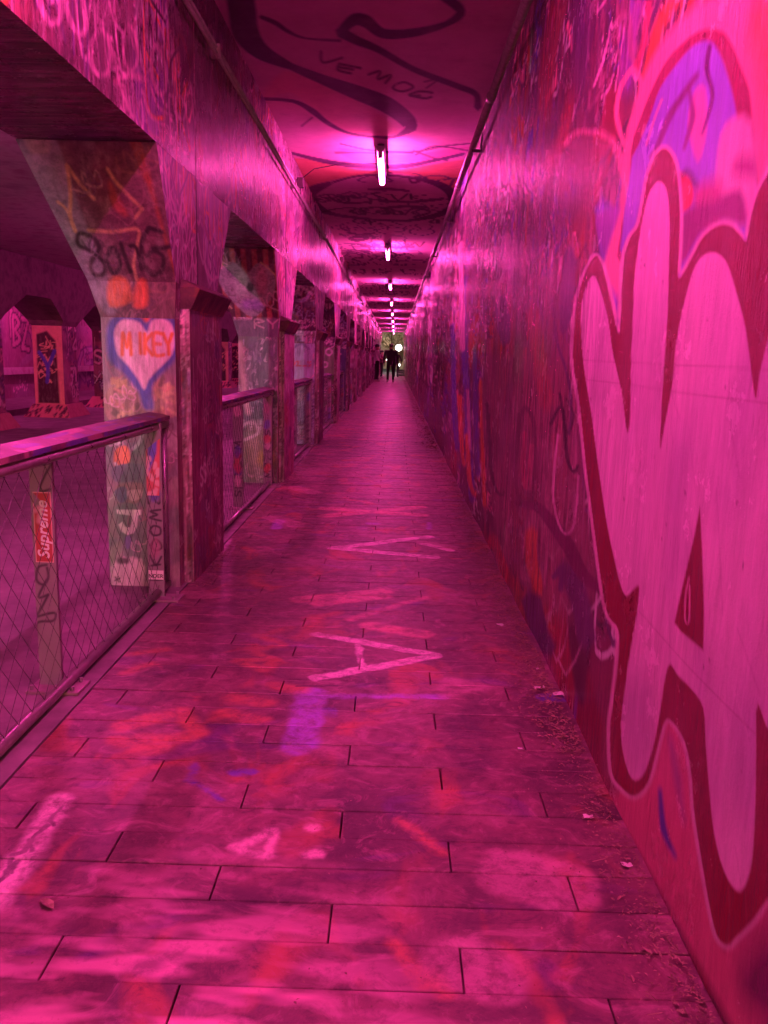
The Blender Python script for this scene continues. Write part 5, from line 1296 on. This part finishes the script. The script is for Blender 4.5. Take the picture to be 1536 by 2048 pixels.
# ================================================================== LITTER
r = random.Random(77)
def leaf_verts(c, s, r, up=.3):
    an = r.uniform(0, 6.28); ax = Vector((math.cos(an), math.sin(an), r.uniform(-up, up) * .6)).normalized(); sd = Vector((-ax.y, ax.x, r.uniform(-up, up))).normalized()
    k = r.uniform(.35, .6)
    return [c - ax * s, c + sd * s * k + Vector((0, 0, s * .25)) - ax * s * .1, c + ax * s, c - sd * s * k + Vector((0, 0, s * .3)) - ax * s * .1]
m = MB()
for _ in range(160):
    y = 1.3 * (9 / 1.3) ** r.random(); x = WX - .03 - abs(r.gauss(0, .06)); an = r.uniform(0, 3.14); L_ = r.uniform(.01, .035)
    m.tube([(x, y, .006), (x + L_ * math.cos(an), y + L_ * math.sin(an), .006 + r.random() * .008)], .0011, 3, caps=False)
def scat(n, y0, y1, xa, w, smin, smax, ln=False):
    for _ in range(n):
        t = r.random(); y = y0 * (y1 / y0) ** t
        x = xa - abs(r.gauss(0, w)) if xa > 0 else xa + abs(r.gauss(0, w))
        if x > WX - .02 or x < KERB: continue
        c = Vector((x, y, .004 + r.random() * .012)); v = leaf_verts(c, r.uniform(smin, smax), r)
        i = len(m.v); m.v += [tuple(q) for q in v]; m.f += [(i, i + 1, i + 2), (i, i + 2, i + 3)]; m.m += [0, 0]
scat(2100, 1.2, 5, WX - .01, .060, .002, .007); scat(500, 1.2, 5, WX - .01, .15, .002, .006); scat(2400, 2.6, 16, WX - .02, .075, .004, .013); scat(1500, 12, 50, WX - .03, .10, .01, .025)
scat(900, 4.5, 30, -1.10, .05, .004, .014); scat(160, 1.2, 8, -.2, .5, .002, .006); scat(160, 1.2, 8, .4, .5, .002, .006)
o = m.build("leaf_litter", M_LEAF); o['kind'] = 'stuff'
def big_leaf(x, y, s, seed, label="curled dry leaf lying by the foot of the right wall", group="dry leaves along the right wall"):
    q = random.Random(seed); me = bpy.data.meshes.new("dry_leaf")
    an = q.uniform(0, 6.28); pr_ = [(-1, 0), (-.6, .35), (-.1, .5), (.3, .3), (.7, .28), (1.1, 0), (.7, -.25), (.25, -.35), (-.2, -.48), (-.65, -.3)]
    vs = [(0, 0, .002)] + [(px * s * q.uniform(.85, 1.15), py * s * q.uniform(.8, 1.2), .003 + abs(py) * s * q.uniform(.2, .7)) for px, py in pr_]
    fs = [(0, i, i % 10 + 1) for i in range(1, 11)]
    me.from_pydata(vs, [], fs); me.materials.append(M_LEAF)
    o = link("dry_leaf", me, None, (x, y, .002)); o.rotation_euler = (q.uniform(-.15, .15), q.uniform(-.15, .15), an); tag(o, label, "leaf", group)
for i in range(26):
    y = 1.35 * (6 / 1.35) ** r.random(); big_leaf(WX - .04 - abs(r.gauss(0, .06)), y, r.uniform(.008, .015), i)
x, y = G0(95, 1812); big_leaf(x, y, .028, 99, "single pointed leaf on the pavers at the near left", None)
def scrap(px, py, s, label, seed):
    q = random.Random(seed); x, y = G0(px, py); m = MB()
    n = 3; g = [[(x + (i / n - .5) * s * 2 + q.uniform(-.1, .1) * s, y + (j / n - .5) * s * 1.4 + q.uniform(-.1, .1) * s, .004 + q.random() * s * .5) for j in range(n + 1)] for i in range(n + 1)]
    m.v = [p for c in g for p in c]
    for i in range(n):
        for j in range(n): a = i * (n + 1) + j; m.f.append((a, a + n + 1, a + n + 2, a + 1)); m.m.append(0)
    o = m.build("paper_scrap", M_PAPER); cx = Vector((x, y, 0)); o.data.transform(Matrix.Translation(-cx)); o.location = cx; tag(o, label, "litter")
for i, (px, py, s, lb) in enumerate(((1176, 1637, .014, "small white scrap like a cigarette end near the right wall"), (1253, 1733, .013, "crumpled white scrap closest to the camera beside the right wall"),
    (1078, 1378, .02, "flat pale scrap on the pavers beside the leaf strip"), (1118, 1392, .022, "torn pale wrapper lying in the leaves against the right wall"), (1077, 1340, .010, "tiny pale round scrap above the torn wrapper"),
    (1000, 1252, .018, "pale leaf-like scrap at the edge of the leaf strip"), (433, 1112, .02, "pale scrap at the foot of the heart column"), (428, 1096, .015, "crumpled scrap behind the foot of the heart column"),
    (672, 838, .07, "bright crumpled paper at the foot of a distant left column"), (697, 802, .09, "small bright paper farther down along the left columns"), (1040, 1500, .008, "tiny pale crumb on the pavers right of centre"))):
    scrap(px, py, s, lb, i)
